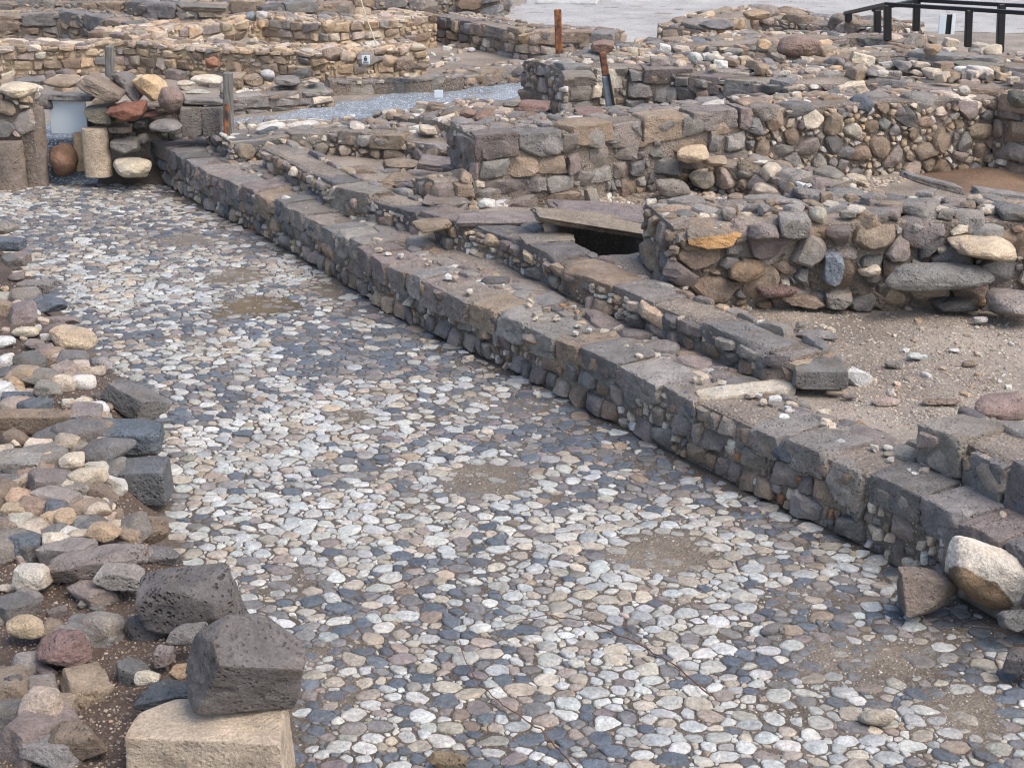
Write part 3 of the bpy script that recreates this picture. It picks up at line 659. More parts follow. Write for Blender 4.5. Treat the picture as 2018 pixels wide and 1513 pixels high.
wall('smooth grey kerb wall along the far side of the gravel path', [(650, 163), (780, 158), (918, 150)], .72, .45, .35, big=(.2, .3), small=(.05, .07), aniso=2.2, seed=19, face_h=.015, mixbig={'grey': 3}, mixsmall={'grey': 1, 'lime': .5}, top_h=.015, course=((.2, .28), (.5, .9)), chink=0)
wall('low wall of stacked brown stones between the kerb and the rusty post', [(918, 149), (1000, 137), (1110, 124)], .73, .45, .6, big=(.12, .18), seed=20, coping=True, cop_len=(.3, .6), cop_depth=(.3, .5), cop_h=.2, cop_mix={'brown': 3, 'grey': 3, 'purple': 1}, cop_sub=3, course=((.1, .16), (.2, .4)))
wall('coursed brown wall behind the upright rusty post', [(855, 28), (940, 44), (1032, 60), (1208, 68)], 1.02, .4, .8, big=(.14, .2), small=(.05, .07), aniso=1.7, seed=21, mixbig=YM, mixsmall=YS, coping=True, cop_len=(.4, .8), cop_depth=(.35, .5), cop_h=.18, cop_mix={'grey': 3, 'brown': 2, 'purple': 1}, mortar=M_MORTAR, cop_sub=3, course=((.13, .2), (.2, .5)))
wall('yellow mortared wall of square brown blocks in the upper centre', [(268, 68), (330, 58), (400, 50), (520, 36), (640, 46), (720, 42), (858, 28)], 1.12, .42, 1.1, big=(.15, .22), small=(.06, .08), aniso=1.5, seed=22, mixbig=YM, mixsmall=YS, mortar=M_MORTARY, gap=.007, dens=1.6, face_h=.045, facet=.25, top_mix=YM, course=((.15, .25), (.2, .45)), chink=.1)
wall('yellow mortared wall with round stones at the upper left', [(-80, 98), (120, 92), (243, 84), (330, 92), (500, 100), (640, 104), (840, 92)], 1.0, .42, .9, big=(.13, .2), small=(.05, .08), aniso=1.3, seed=23, mixbig=YM, mixsmall=YS, mortar=M_MORTARY, gap=.007, dens=1.6, face_h=.045, facet=.25, top_mix=YM, course=((.12, .22), (.15, .38)), chink=.3)
wall('two course rubble wall standing above the left end of the gravel path', [(455, 188), (560, 180), (655, 172)], .80, .45, .6, big=(.14, .2), seed=24, coping=True, cop_len=(.4, .7), cop_depth=(.35, .5), cop_h=.17, cop_mix={'brown': 2, 'grey': 3}, mixbig={'brown': 2, 'grey': 3, 'lime': .6}, cop_sub=3, course=((.1, .16), (.2, .45)))
wall('curving brown wall, darkened for shade, behind the bare earth patch at the top left', [(-80, 28), (120, 27), (180, 34), (240, 46), (268, 58)], .98, .42, .7, big=(.16, .25), aniso=1.5, seed=25, mixbig={'brown': 3, 'basalt': 2, 'grey': 1}, mixsmall={'brown': 2, 'grey': 1}, cop_mix={'brown': 2, 'basalt': 2}, coping=True, cop_len=(.5, .9), cop_depth=(.35, .5), cop_h=.25, cop_sub=3, course=((.14, .22), (.25, .6)))  # darker stone mix carries the shade lying over this corner
wall('basalt terrace wall, coloured dark for shade, along the top left edge', [(-100, 6), (200, 3), (350, 8), (520, 14), (700, 4), (900, -8)], .92, .42, .9, big=(.16, .25), aniso=1.5, seed=26, mixbig={'brown': 3, 'basalt': 4, 'grey': 1.4}, mixsmall={'brown': 2, 'grey': 1}, cop_mix={'brown': 2, 'basalt': 3}, coping=True, cop_len=(.5, .9), cop_depth=(.35, .5), cop_h=.25, cop_jit=.08, cop_sub=3)  # shade of the top left corner is put into the stone colours
wall('tall wall farthest back at the top left, coloured dark in place of shade', [(-150, -18), (300, -20), (800, -22), (985, -16)], 1.05, .42, .8, big=(.2, .3), aniso=1.5, seed=27, mixbig={'brown': 2, 'basalt': 4}, mixsmall={'brown': 2, 'basalt': 2})  # added wall; its dark stones stand in for the shaded strip
wall('block wall stub at the lower right beside the gravelly room', [(1815, 832), (1890, 864), (1950, 892), (2110, 962)], .80, .42, .5, big=(.1, .15), seed=28, coping=True, cop_len=(.34, .5), cop_depth=(.38, .5), cop_h=.32, cop_mix={'basalt': 3, 'grey': 1, 'blue': .5}, cop_sub=4, cop_jit=.03)


# ================================================================== LOOSE BOULDERS AND BLOCKS
# (label, category, cx, cy, w, h, height of the centre z or distance y, colour, shape, roll, extras)
def R_(name, cat, label, cx, cy, w, h, z=None, y=None, col='grey', shape='angular', roll=0, g=None, **k):
    if g is not None:
        yb = at_z(cx, cy + h / 2, g); y = yb[1] + .22 * w * depth_of(yb) / FPX; z = None
    return rock(name, label, cat, cx, cy, w, h, y=y, z=z, col=col, shape=shape, roll=roll, **k)
BK = 'boulder'
# --- bank at the left, front part
R_('limestone_block', 'stone block', 'large squared cream limestone block at the bottom left edge, a dark boulder resting on it', 420, 1475, 318, 205, z=.33, col='lime', shape='cut', flat=.75, depth=.38, seed=11, colv=(.60, .49, .37), sub=5, yaw=-3)
R_('basalt_boulder', BK, 'big dark faceted basalt boulder standing on the cream limestone block', 484, 1318, 196, 215, z=.70, col='basalt', shape='faceted', roll=24, depth=.36, pitch=10, seed=29, colv=(.19, .172, .16), sub=5, yaw=28)
R_('porous_boulder', BK, 'dark boulder full of round holes at the edge of the cobbled street', 372, 1185, 205, 150, z=.52, col='basalt', shape='block', mat=M_VES, depth=.3, seed=35, roll=-6, colv=(.185, .168, .158), sub=5)
R_('grey_rock', 'rock', 'small rounded grey rock wedged between the holed boulder and the faceted boulder', 368, 1250, 78, 66, z=.50, col='grey', shape='lump', seed=37)
R_('basalt_slab', 'rock', 'blue grey slab behind the cream limestone block, under the faceted boulder', 340, 1375, 145, 78, z=.42, col='blue', shape='angular', seed=41, sub=5)
R_('cream_stone', 'stone', 'knobbly cream stone above the blue grey slab', 290, 1335, 52, 42, z=.46, col='lime', shape='lump')
R_('tan_stone', 'stone', 'tan cracked stone tucked under the left side of the faceted boulder', 368, 1328, 66, 62, z=.46, col='ochre', shape='angular')
R_('orange_stone', 'stone', 'small orange stone squeezed beneath the faceted boulder above the cream block', 428, 1368, 38, 48, z=.50, col='rust', shape='lump', roll=20)
R_('dark_stone', 'stone', 'narrow dark stone in the shadow left of the orange stone', 325, 1290, 40, 62, z=.42, col='purple', shape='angular')
R_('dark_rock', 'rock', 'dark wedge of rock packed under the left side of the holed boulder', 300, 1238, 96, 74, z=.34, col='basalt', shape='angular', seed=271)
R_('brown_rock', 'rock', 'brown angular rock packed between the holed boulder and the street cobbles', 430, 1262, 70, 60, z=.30, col='brown', shape='angular', seed=273)
R_('dark_rock', 'rock', 'dark angular rock left of the blue grey slab in the deep shadow', 262, 1330, 70, 90, z=.34, col='basalt', shape='angular', seed=277)
R_('grey_block', 'stone block', 'grey angular block between the long purple brown rock and the street', 320, 1102, 80, 56, z=.34, col='grey', shape='block', seed=279)
R_('brown_rock', 'rock', 'brown rock beneath the tan upright stones at the left edge', 60, 1040, 90, 50, z=.34, col='brown', shape='block', seed=281)
R_('red_boulder', BK, 'rounded dark red boulder sitting on the dark soil', 124, 1274, 118, 94, z=.42, col='red', shape='lump', seed=48, depth=.26, colv=(.25, .165, .145), sub=5)
R_('cream_stone', 'stone', 'cream orange stone touching the upper left of the red boulder', 52, 1232, 78, 66, z=.42, col='ochre', shape='lump', seed=49)
R_('cream_rock', 'rock', 'pale waisted limestone rock below the red boulder', 84, 1390, 88, 112, z=.44, col='lime', shape='lump', seed=53, sub=5)
R_('brown_rock', 'rock', 'brown grey rock with gravel on it at the bottom left corner', 156, 1462, 118, 98, z=.38, col='brown', shape='angular', seed=59, sub=5)
R_('dark_sliver', 'stone', 'thin dark upright sliver at the left edge below the cream orange stone', 30, 1350, 34, 66, z=.40, col='basalt', shape='angular', roll=-15)
R_('white_rock', 'rock', 'squarish white rock left of the long purple brown rock', 62, 1138, 70, 62, z=.42, col='white', shape='block', seed=61, colv=(.6, .55, .47))
R_('purple_rock', 'rock', 'long purple brown rock with pitted surface above the dark soil', 195, 1108, 205, 74, z=.46, col='purple', shape='block', roll=-14, seed=67, sub=5)
R_('grey_slab', 'rock', 'flat grey slab leaning left of the holed boulder', 240, 1138, 104, 72, z=.44, col='grey', shape='angular', seed=71, sub=5)
R_('brown_boulder', BK, 'brown grey boulder on the street edge above the holed boulder', 285, 1042, 98, 80, z=.30, col='brown', shape='lump', seed=73, sub=5)
R_('blue_boulder', BK, 'round blue grey boulder cut by the left edge of the picture', 38, 1074, 92, 70, z=.40, col='blue', shape='round', seed=79)
R_('orange_rock', 'rock', 'jagged pale orange rock above the purple brown rock', 206, 1044, 68, 50, z=.44, col='ochre', shape='angular', seed=83)
R_('cream_stone', 'stone', 'cream stone directly above the jagged orange rock', 190, 1003, 62, 42, z=.42, col='lime', shape='lump')
R_('tan_stone', 'stone', 'oval tan stone left of the jagged orange rock', 127, 1022, 44, 46, z=.42, col='ochre', shape='round')
R_('tan_stone', 'stone', 'flat tan stone at the left edge above the round blue boulder', 32, 1008, 54, 56, z=.38, col='ochre', shape='angular')
R_('cream_stone', 'stone', 'pale stone sloping between the blue boulder and the purple rock', 110, 1066, 60, 44, z=.42, col='lime', shape='angular')
R_('dark_block', 'stone block', 'dark blue grey squared block at the street edge beneath the blue slate block', 285, 948, 98, 104, z=.20, col='blue', shape='cut', depth=.3, seed=89, colv=(.15, .155, .16), sub=5)
R_('slate_block', 'stone block', 'flat slate blue block with chipped edge at the street edge', 250, 862, 154, 84, z=.30, col='blue', shape='block', depth=.34, seed=97, colv=(.135, .158, .178), sub=5, yaw=-6)
R_('wedge_block', 'stone block', 'dark grey wedge shaped block at the street edge above the slate blue block', 266, 788, 118, 76, z=.30, col='basalt', shape='block', roll=18, depth=.34, seed=101, sub=5, yaw=-24)
R_('cream_boulder', BK, 'large cream rounded stone left of the dark blue squared block', 173, 940, 70, 68, z=.40, col='lime', shape='lump', seed=103)
R_('cream_stone', 'stone', 'cream stone above and left of the large cream rounded stone', 142, 908, 52, 48, z=.40, col='lime', shape='lump')
R_('cream_stone', 'stone', 'upright cream stone right of the long brown slab end', 130, 872, 54, 54, z=.40, col='lime', shape='lump')
R_('brown_slab', 'stone slab', 'long tan brown slab lying flat at the left edge', 70, 830, 185, 60, z=.38, col='brown', shape='block', seed=107, depth=.2, colv=(.29, .22, .16), sub=5, yaw=2)
R_('grey_block', 'rock', 'large grey brown rock at the left edge under the long slab', 34, 920, 108, 80, z=.36, col='grey', shape='block', seed=109)
R_('tan_stone', 'stone', 'small tan stone right of the large grey brown rock', 90, 947, 38, 38, z=.38, col='ochre', shape='angular')
R_('tan_stone', 'stone', 'narrow upright tan stone under the right end of the long slab', 93, 905, 24, 38, z=.38, col='ochre', shape='angular')
R_('orange_stone', 'stone', 'cream and orange stone at the right tip of the long brown slab', 182, 823, 58, 38, z=.38, col='ochre', shape='lump')
R_('cream_pebble', 'stone', 'little cream stone between the wedge block and the long slab', 162, 793, 32, 26, z=.36, col='lime', shape='lump')
R_('blue_stone', 'stone', 'blue grey stone just above the long brown slab', 35, 783, 66, 36, z=.36, col='blue', shape='angular')
R_('grey_slab', 'stone slab', 'grey slab with rounded end at the left edge, above the blue grey stone', 22, 740, 100, 50, z=.34, col='basalt', shape='block', seed=113)
R_('pale_stone', 'stone', 'pale stone on the soil right of the rounded grey slab', 135, 720, 56, 26, z=.34, col='lime', shape='lump')
R_('pale_stone', 'stone', 'pale stone below the big orange bottomed boulder', 114, 702, 52, 22, z=.34, col='lime', shape='angular')
R_('pale_stone', 'stone', 'pale stone on the rim beside the street, right of the other two pale stones', 186, 733, 44, 30, z=.30, col='lime', shape='lump')
R_('grey_stone', 'stone', 'grey stone at the street rim above the wedge block', 206, 722, 40, 42, z=.22, col='grey', shape='angular', roll=30)
R_('cream_boulder', BK, 'big cream boulder with orange lower side on the bank beside the street', 141, 664, 90, 62, z=.34, col='ochre', shape='round', seed=127, colv=(.58, .46, .33), sub=5, roll=15)
R_('cream_stone', 'stone', 'smooth cream stone left of the orange sided boulder', 54, 653, 58, 34, z=.34, col='lime', shape='round')
R_('purple_stone', 'stone', 'dark purple stone beneath the smooth cream stone', 68, 678, 40, 27, z=.34, col='purple', shape='round')
R_('white_stone', 'stone', 'white stone at the left edge beside the dark purple stone', 8, 673, 46, 34, z=.34, col='white', shape='lump')
R_('white_stone', 'stone', 'white stone above the smooth cream stone', 50, 618, 62, 32, z=.32, col='white', shape='lump')
R_('white_stone', 'stone', 'white stone at the left edge beside a pointed blue rock', 10, 590, 48, 36, z=.30, col='lime', shape='lump')
R_('blue_rock', 'rock', 'pointed dark blue grey rock on the bank rim beside the street', 86, 602, 96, 50, z=.28, col='blue', shape='angular', seed=131, sub=5)
R_('grey_rock', 'rock', 'low purple grey rock under the pointed blue rock', 122, 632, 76, 28, z=.22, col='purple', shape='angular')
R_('grey_slab', 'rock', 'flat grey brown slab behind the pointed blue rock', 62, 563, 96, 30, z=.24, col='grey', shape='block')
R_('pale_slab', 'rock', 'pale flat stone above the flat grey brown slab', 38, 541, 56, 20, z=.22, col='lime', shape='lump')
R_('purple_rock', 'rock', 'purple grey angular rock at the far left street edge', 30, 510, 52, 34, z=.22, col='purple', shape='block')
R_('blue_rock', 'rock', 'blue grey block at the far left street edge above the purple rock', 20, 480, 58, 34, z=.24, col='blue', shape='block')
R_('grey_rock', 'rock', 'grey boulder at the left edge where the street begins to widen', 8, 448, 50, 36, z=.22, col='grey', shape='lump')

# --- lower right corner
R_('white_boulder', BK, 'large white topped boulder with brown broken side at the lower right', 1958, 1138, 200, 150, z=.30, col='white', shape='lump', seed=145, depth=.30, colv=(.70, .63, .53), sub=5, roll=22, broken=((-.75, -.35, -.55), .42, (.24, .165, .10)))
R_('brown_boulder', BK, 'brown grey flat faced boulder left of the white topped boulder', 1824, 1160, 118, 130, z=.17, col='brown', shape='angular', seed=140, depth=.30, colv=(.27, .215, .175), sub=5)
R_('grey_rock', 'rock', 'grey rock below the white topped boulder at the right edge', 2003, 1222, 66, 48, z=.18, col='basalt', shape='block')
R_('dark_rock', 'rock', 'dark rock cut by the right edge near the bottom', 2010, 1300, 70, 74, z=.12, col='basalt', shape='angular')
R_('pale_rock', 'rock', 'pale half buried rock standing proud of the street cobbles at the lower right', 1727, 1412, 72, 48, z=.05, col='lime', shape='round', seed=149)
R_('dark_stone', 'stone', 'dark porous stone sunk in the street cobbles left of the brown boulder', 1522, 1240, 52, 34, z=.02, col='basalt', shape='round', mat=M_VES)
R_('brown_rock', 'rock', 'brown stone rising from the cobbles at the bottom edge', 880, 1500, 84, 46, z=.04, col='brown', shape='angular', colv=(.26, .20, .13))
# --- long wall details
R_('white_pebble', 'stone', 'smooth white stone set into the top of the long wall near its right end', 1892, 1017, 46, 50, z=.47, col='white', shape='round', depth=.16)
R_('cream_coping', 'stone block', 'cream limestone coping block running across the long wall', 1468, 778, 196, 56, z=.47, col='white', shape='block', colv=(.62, .55, .44), seed=152, depth=.24, sub=5, roll=-5, yaw=8)
R_('cream_block', 'stone block', 'orange cream block in the face of the long wall under the cream coping', 1408, 822, 46, 82, z=.36, col='ochre', shape='lump', depth=.22)
R_('rust_stone', 'stone', 'small orange brown stone in the face of the long wall', 891, 580, 34, 32, z=.36, col='rust', shape='angular', depth=.15)
R_('brown_block', 'stone block', 'bulging brown bottomed block projecting from the long wall', 1068, 663, 84, 60, z=.40, col='grey', shape='lump', colv=(.27, .235, .20), depth=.34, seed=157, broken=((0, -.5, -.8), .45, (.36, .21, .11)))
# --- right hand room
R_('arched_lintel', 'stone', 'long rounded grey basalt lintel over a dark opening at the right', 1848, 545, 226, 74, y=12.78, col='basalt', shape='round', seed=163, depth=.36, colv=(.235, .225, .205), sub=5, roll=4)
R_('cream_boulder', BK, 'large rough cream boulder on top of the wall above the grey lintel', 1938, 487, 134, 68, y=12.85, col='lime', shape='lump', seed=167, colv=(.62, .50, .36), sub=5, roll=6)
R_('sloping_slab', 'stone slab', 'brown slab leaning against the wall left of the dark opening', 1721, 583, 138, 42, g=.5, col='brown', shape='block', roll=33, seed=173, sub=5)
R_('brown_rock', 'rock', 'flat brown rock at the foot of the boulder wall', 1581, 592, 88, 42, g=.5, col='brown', shape='angular')
R_('grey_rock', 'rock', 'grey squared rock between the brown rock and the leaning slab', 1651, 588, 52, 46, g=.5, col='grey', shape='block')
R_('banded_stone', 'stone', 'blue grey upright stone with white streaks in the boulder wall', 1641, 528, 42, 78, y=13.0, col='blue', shape='block', colv=(.24, .27, .30))
R_('cream_stone', 'stone', 'cream egg shaped stone above the leaning slab', 1713, 533, 42, 36, y=12.95, col='lime', shape='round')
R_('cream_stone', 'stone', 'small cream stone left of the large cream boulder', 1857, 490, 32, 28, y=13.05, col='lime', shape='round')
R_('purple_boulder', BK, 'smooth purple boulder at the right edge beside the dark opening', 2002, 600, 104, 80, g=.5, col='purple', shape='round', seed=179)
R_('dark_rock', 'rock', 'near black rock standing in for the shaded opening beneath the grey lintel', 1880, 600, 96, 40, g=.5, col='basalt', shape='lump', colv=(.09, .085, .08))  # near-black colour stands in for the shade inside the opening
R_('white_pebble', 'stone', 'white pebble left of the smooth purple boulder', 1951, 608, 22, 20, g=.5, col='white', shape='round')
R_('white_pebble', 'stone', 'white stone on the gravel below the purple boulder', 1933, 630, 28, 18, g=.5, col='white', shape='lump')
R_('ochre_stone', 'stone', 'orange brown pitted stone in the face of the boulder wall', 1472, 530, 76, 66, y=12.95, col='rust', shape='lump', colv=(.30, .215, .14))
R_('red_stone', 'stone', 'dark red stone at the foot of the boulder wall', 1530, 572, 84, 40, y=12.95, col='red', shape='round', colv=(.24, .165, .145))
R_('rust_rock', 'rock', 'flat rock with an orange face on the left corner of the boulder wall', 1407, 462, 124, 64, y=13.0, col='rust', shape='angular', colv=(.28, .235, .19), seed=181, sub=5, broken=((.4, -.6, -.5), .25, (.42, .25, .11)))
R_('round_boulder', BK, 'round grey boulder in the top row of the boulder wall', 1730, 424, 60, 54, y=13.2, col='grey', shape='round')
R_('cream_stone', 'stone', 'upright cream stone between grey blocks on the boulder wall top', 1614, 424, 34, 44, y=13.1, col='lime', shape='round')
R_('cream_stone', 'stone', 'cream stone left of the round grey boulder', 1687, 413, 38, 27, y=13.2, col='lime', shape='lump')
R_('grey_boulder', BK, 'grey squared boulder on the boulder wall left of the upright cream stone', 1564, 444, 62, 62, y=13.0, col='grey', shape='block')
R_('grey_boulder', BK, 'grey brown boulder right of the orange faced rock', 1504, 458, 60, 54, y=12.9, col='grey', shape='lump', colv=(.25, .21, .19))
R_('speckled_boulder', BK, 'speckled grey boulder on the boulder wall right of the round boulder', 1812, 412, 90, 60, y=13.3, col='grey', shape='lump', colv=(.28, .255, .225))
R_('grey_boulder', BK, 'long grey boulder at the right end of the boulder wall top', 1998, 420, 86, 52, y=13.2, col='basalt', shape='lump', roll=12)
R_('grey_boulder', BK, 'domed grey boulder lying across the boulder wall top', 1606, 390, 96, 50, y=13.9, col='grey', shape='round', roll=12)
R_('grey_rock', 'rock', 'low grey rock left of the domed boulder', 1543, 398, 76, 26, y=13.7, col='grey', shape='round')
R_('dark_rock', 'rock', 'pitted dark rock right of the domed boulder', 1667, 381, 76, 30, y=14.2, col='basalt', shape='lump')
R_('capstone', 'stone slab', 'greenish grey slab lying behind the boulder wall beside the red earth', 1838, 360, 134, 24, y=14.9, col='grey', shape='block', roll=15, seed=191)
R_('capstone', 'stone slab', 'grey slab at the right edge beside the red earth', 1972, 383, 112, 26, y=14.4, col='grey', shape='block', roll=6)
R_('squared_block', 'stone block', 'dark squared end block of the second narrow wall', 1611, 733, 106, 74, z=.62, col='basalt', shape='cut', depth=.42, seed=193, colv=(.215, .205, .19), sub=5, yaw=-2)
R_('white_triangle', 'stone', 'white triangular stone leaning beside the squared end block', 1690, 744, 56, 42, z=.54, col='white', shape='angular', colv=(.72, .71, .68), roll=25, depth=.08)
R_('dish_stone', 'stone', 'thin curved grey shard lying on the gravel in the right room', 1855, 790, 78, 18, z=.52, col='brown', shape='angular', depth=.12)
R_('pale_stone', 'stone', 'pale brown stone on the soil near the squared end block', 1745, 790, 56, 22, z=.52, col='pink', shape='lump')
R_('tan_stone', 'stone', 'tan stone by the foot of the squared end block', 1645, 772, 34, 18, z=.52, col='ochre', shape='round')
R_('dark_stone', 'stone', 'dark flat stone right of the squared end block foot', 1673, 781, 30, 14, z=.52, col='purple', shape='round')
R_('dark_stone', 'stone', 'small dark cobble near the end of the second wall on the gravel', 1579, 640, 24, 16, z=.54, col='basalt', shape='lump')
R_('grey_slab', 'stone slab', 'flat grey slab on the gravel beyond the second wall', 1610, 662, 84, 28, z=.52, col='grey', shape='angular')
R_('white_stone', 'stone', 'white stone on the gravel in the middle of the right room', 1804, 702, 32, 18, z=.52, col='white', shape='lump')
R_('grey_stone', 'stone', 'grey flat stone left of the white stone in the right room', 1762, 718, 38, 20, z=.52, col='grey', shape='angular')
R_('white_stone', 'stone', 'thin white stone upper right in the right room', 1880, 690, 24, 12, z=.52, col='white', shape='lump')
R_('brown_stone', 'stone', 'brown stone on the gravel near the right edge of the right room', 1912, 716, 32, 18, z=.52, col='brown', shape='lump')
R_('purple_boulder', BK, 'purple brown boulder on the block stub at the lower right', 1972, 802, 112, 66, z=.72, col='purple', shape='round', colv=(.30, .22, .19), seed=197)
R_('grey_rock', 'rock', 'grey block above the block stub at the right edge', 2006, 862, 70, 62, z=.74, col='basalt', shape='block')
# --- middle: capstone over the hole and its neighbours
R_('capstone', 'stone slab', 'long tan grey capstone slab bridging a dark hole in the middle of the ruins', 1187, 440, 290, 44, y=14.55, col='grey', shape='block', roll=9, depth=.62, seed=199, colv=(.30, .25, .19), sub=5, yaw=0)
R_('red_slab', 'stone slab', 'reddish purple slab lying behind the long capstone', 1222, 419, 290, 26, y=15.1, col='purple', shape='block', roll=6, seed=211, depth=.85)
R_('flagstone', 'stone slab', 'flat grey flagstone right of the dark hole', 1345, 508, 170, 36, z=.76, col='grey', shape='block', depth=.5, seed=223)
R_('flagstone', 'stone slab', 'brownish flat stone below the grey flagstone', 1400, 545, 120, 34, z=.74, col='brown', shape='block', depth=.5)
R_('red_slab', 'stone slab', 'broad reddish slab left of the dark hole', 985, 432, 180, 36, z=.78, col='purple', shape='block', seed=227, depth=.5, yaw=4)
R_('flagstone', 'stone slab', 'grey slab lying along the near rim of the dark hole', 1080, 475, 110, 36, z=.78, col='grey', shape='block', depth=.3)
R_('cream_block', 'stone block', 'cream grey block at the right end of the long capstone', 1336, 448, 42, 34, y=14.0, col='lime', shape='block')
R_('slab_rock', 'rock', 'diamond shaped grey brown rock on the rubble between the walls', 879, 401, 98, 46, z=.74, col='grey', shape='angular', seed=229, colv=(.25, .215, .19))
R_('grey_rock', 'rock', 'broad grey rock left of the diamond shaped rock', 768, 404, 98, 46, z=.66, col='grey', shape='block')
R_('grey_rock', 'rock', 'small grey rock below the broad grey rock', 797, 424, 40, 34, z=.64, col='grey', shape='block')
R_('brown_rock', 'rock', 'brown rounded rock below the diamond shaped rock', 851, 443, 80, 38, z=.74, col='brown', shape='lump')
R_('brown_slab', 'rock', 'brown slab standing at the corner of the squared block wall', 789, 325, 70, 34, g=.5, col='brown', shape='angular')
R_('purple_slab', 'rock', 'long purple brown slab against the corner of the squared block wall', 876, 328, 106, 42, g=.5, col='purple', shape='block', roll=5)
R_('cream_stone', 'stone', 'round cream stone on the long purple brown slab', 922, 308, 27, 21, y=16.9, col='lime', shape='round')
R_('cream_stone', 'stone', 'cream stone at the foot of the squared block wall', 993, 398, 30, 25, g=.5, col='lime', shape='lump')
R_('orange_pebble', 'stone', 'brown capped stone on the rubble left of the broad grey rock', 745, 376, 50, 30, z=.62, col='rust', shape='round', colv=(.34, .25, .18))
R_('pale_boulder', BK, 'cream orange boulder perched on the low rubble in the middle room', 1366, 304, 64, 44, y=17.5, col='ochre', shape='lump', seed=233, colv=(.60, .46, .31))
R_('pale_boulder', BK, 'pale boulder below the cream orange boulder', 1383, 352, 52, 48, g=.5, col='lime', shape='lump', seed=239)
R_('pale_boulder', BK, 'pale boulder farther right standing alone on the middle room floor', 1513, 371, 62, 44, g=.5, col='lime', shape='lump', seed=241)
R_('grey_boulder', BK, 'rounded grey boulder left of the two pale boulders', 1325, 370, 72, 56, g=.5, col='grey', shape='round', seed=251)
R_('brown_boulder', BK, 'brown grey boulder right of the cream orange boulder', 1408, 317, 50, 30, y=17.5, col='brown', shape='round')
R_('grey_boulder', BK, 'dark grey boulder behind the lone pale boulder', 1526, 334, 62, 36, y=17.5, col='basalt', shape='round')
R_('cream_stone', 'stone', 'cream stone right of the dark grey boulder in the middle room', 1563, 342, 34, 26, y=17.5, col='lime', shape='lump')
R_('cream_stone', 'stone', 'second cream stone farther right along the low rubble', 1616, 344, 30, 22, y=17.5, col='lime', shape='round')
R_('white_slab', 'stone', 'flat white stone at the foot of the tall cream rubble wall', 1677, 327, 56, 18, g=.5, col='white', shape='angular')
R_('cream_stone', 'stone', 'pointed cream stone in front of the flat white stone', 1688, 352, 38, 26, g=.5, col='lime', shape='angular')
R_('white_stone', 'stone', 'flat white stone on the low rubble left of the tall cream wall', 1498, 321, 34, 14, y=17.5, col='white', shape='angular')
R_('white_stone', 'stone', 'small white slab on the middle room floor under the pale boulder', 1362, 408, 30, 12, g=.5, col='white', shape='block')
# --- tops of the middle walls
R_('brown_stone', 'stone', 'pair of brown stones on the wall top beside the gravel path, the left one', 922, 224, 34, 26, y=18.6, col='brown', shape='lump', colv=(.30, .20, .15))
R_('brown_stone', 'stone', 'pair of brown stones on the wall top beside the gravel path, the right one', 955, 231, 44, 34, y=18.2, col='brown', shape='lump', colv=(.27, .18, .135))
R_('red_stone', 'stone', 'reddish block on the wall tops left of the leaning rusty post', 1053, 208, 60, 24, y=19.2, col='red', shape='block', colv=(.28, .18, .15))
R_('red_stone', 'stone', 'reddish brown block on the wall top below the leaning rusty post', 1160, 227, 56, 36, y=17.9, col='red', shape='block', colv=(.27, .185, .15))
R_('millstone', 'stone', 'rounded grey stone left of the reddish block', 1008, 206, 36, 20, y=19.3, col='grey', shape='round')
R_('cream_stone', 'stone', 'cream stone on the corner of the broad low wall', 843, 255, 34, 22, z=.86, col='lime', shape='angular')
R_('reddish_block', 'stone block', 'red brown block capping the wall beside the leaning rusty post', 1187, 92, 46, 25, y=21.6, col='red', shape='block', colv=(.29, .19, .15))
R_('basalt_block', 'stone block', 'big grey brown block in the wall left of the leaning rusty post', 1140, 154, 66, 32, y=19.6, col='brown', shape='cut', colv=(.28, .235, .19))
R_('brown_boulder', BK, 'large round brown boulder on the wall near the top right', 1570, 92, 82, 58, y=21.6, col='brown', shape='round', seed=257, colv=(.29, .205, .165))
R_('pale_wedge', 'stone', 'pale upright wedge stone under the large round brown boulder', 1588, 122, 26, 28, y=21.3, col='lime', shape='angular')
R_('cream_stone', 'stone', 'cream stone left of the large round brown boulder', 1505, 87, 30, 24, y=21.9, col='ochre', shape='lump')
R_('cream_stone', 'stone', 'cream stone under the left side of the large round brown boulder', 1533, 117, 32, 20, y=21.4, col='lime', shape='angular')
R_('orange_rock', 'rock', 'orange brown rock on the farthest rubble ridge', 1490, 30, 52, 28, y=27.4, col='rust', shape='lump', colv=(.40, .29, .19))
R_('dark_rock', 'rock', 'dark grey rock at the left end of the farthest rubble ridge', 1413, 49, 66, 28, y=26.8, col='basalt', shape='angular')
R_('cream_stone', 'stone', 'round cream stone in the top row of the tall cream wall', 1898, 180, 26, 26, y=18.75, col='lime', shape='round')
R_('grey_rock', 'rock', 'dark greenish boulder at the right edge on the wall top', 2012, 196, 46, 42, y=18.0, col='basalt', shape='round', colv=(.17, .165, .13))
R_('grey_block', 'stone block', 'long grey block on the wall below the railing at right', 1925, 133, 90, 30, y=20.6, col='grey', shape='block', colv=(.24, .225, .17))
R_('ochre_rock', 'rock', 'ochre rough stone in the pale chinked wall under the railing', 1838, 98, 36, 28, y=22.3, col='ochre', shape='lump')

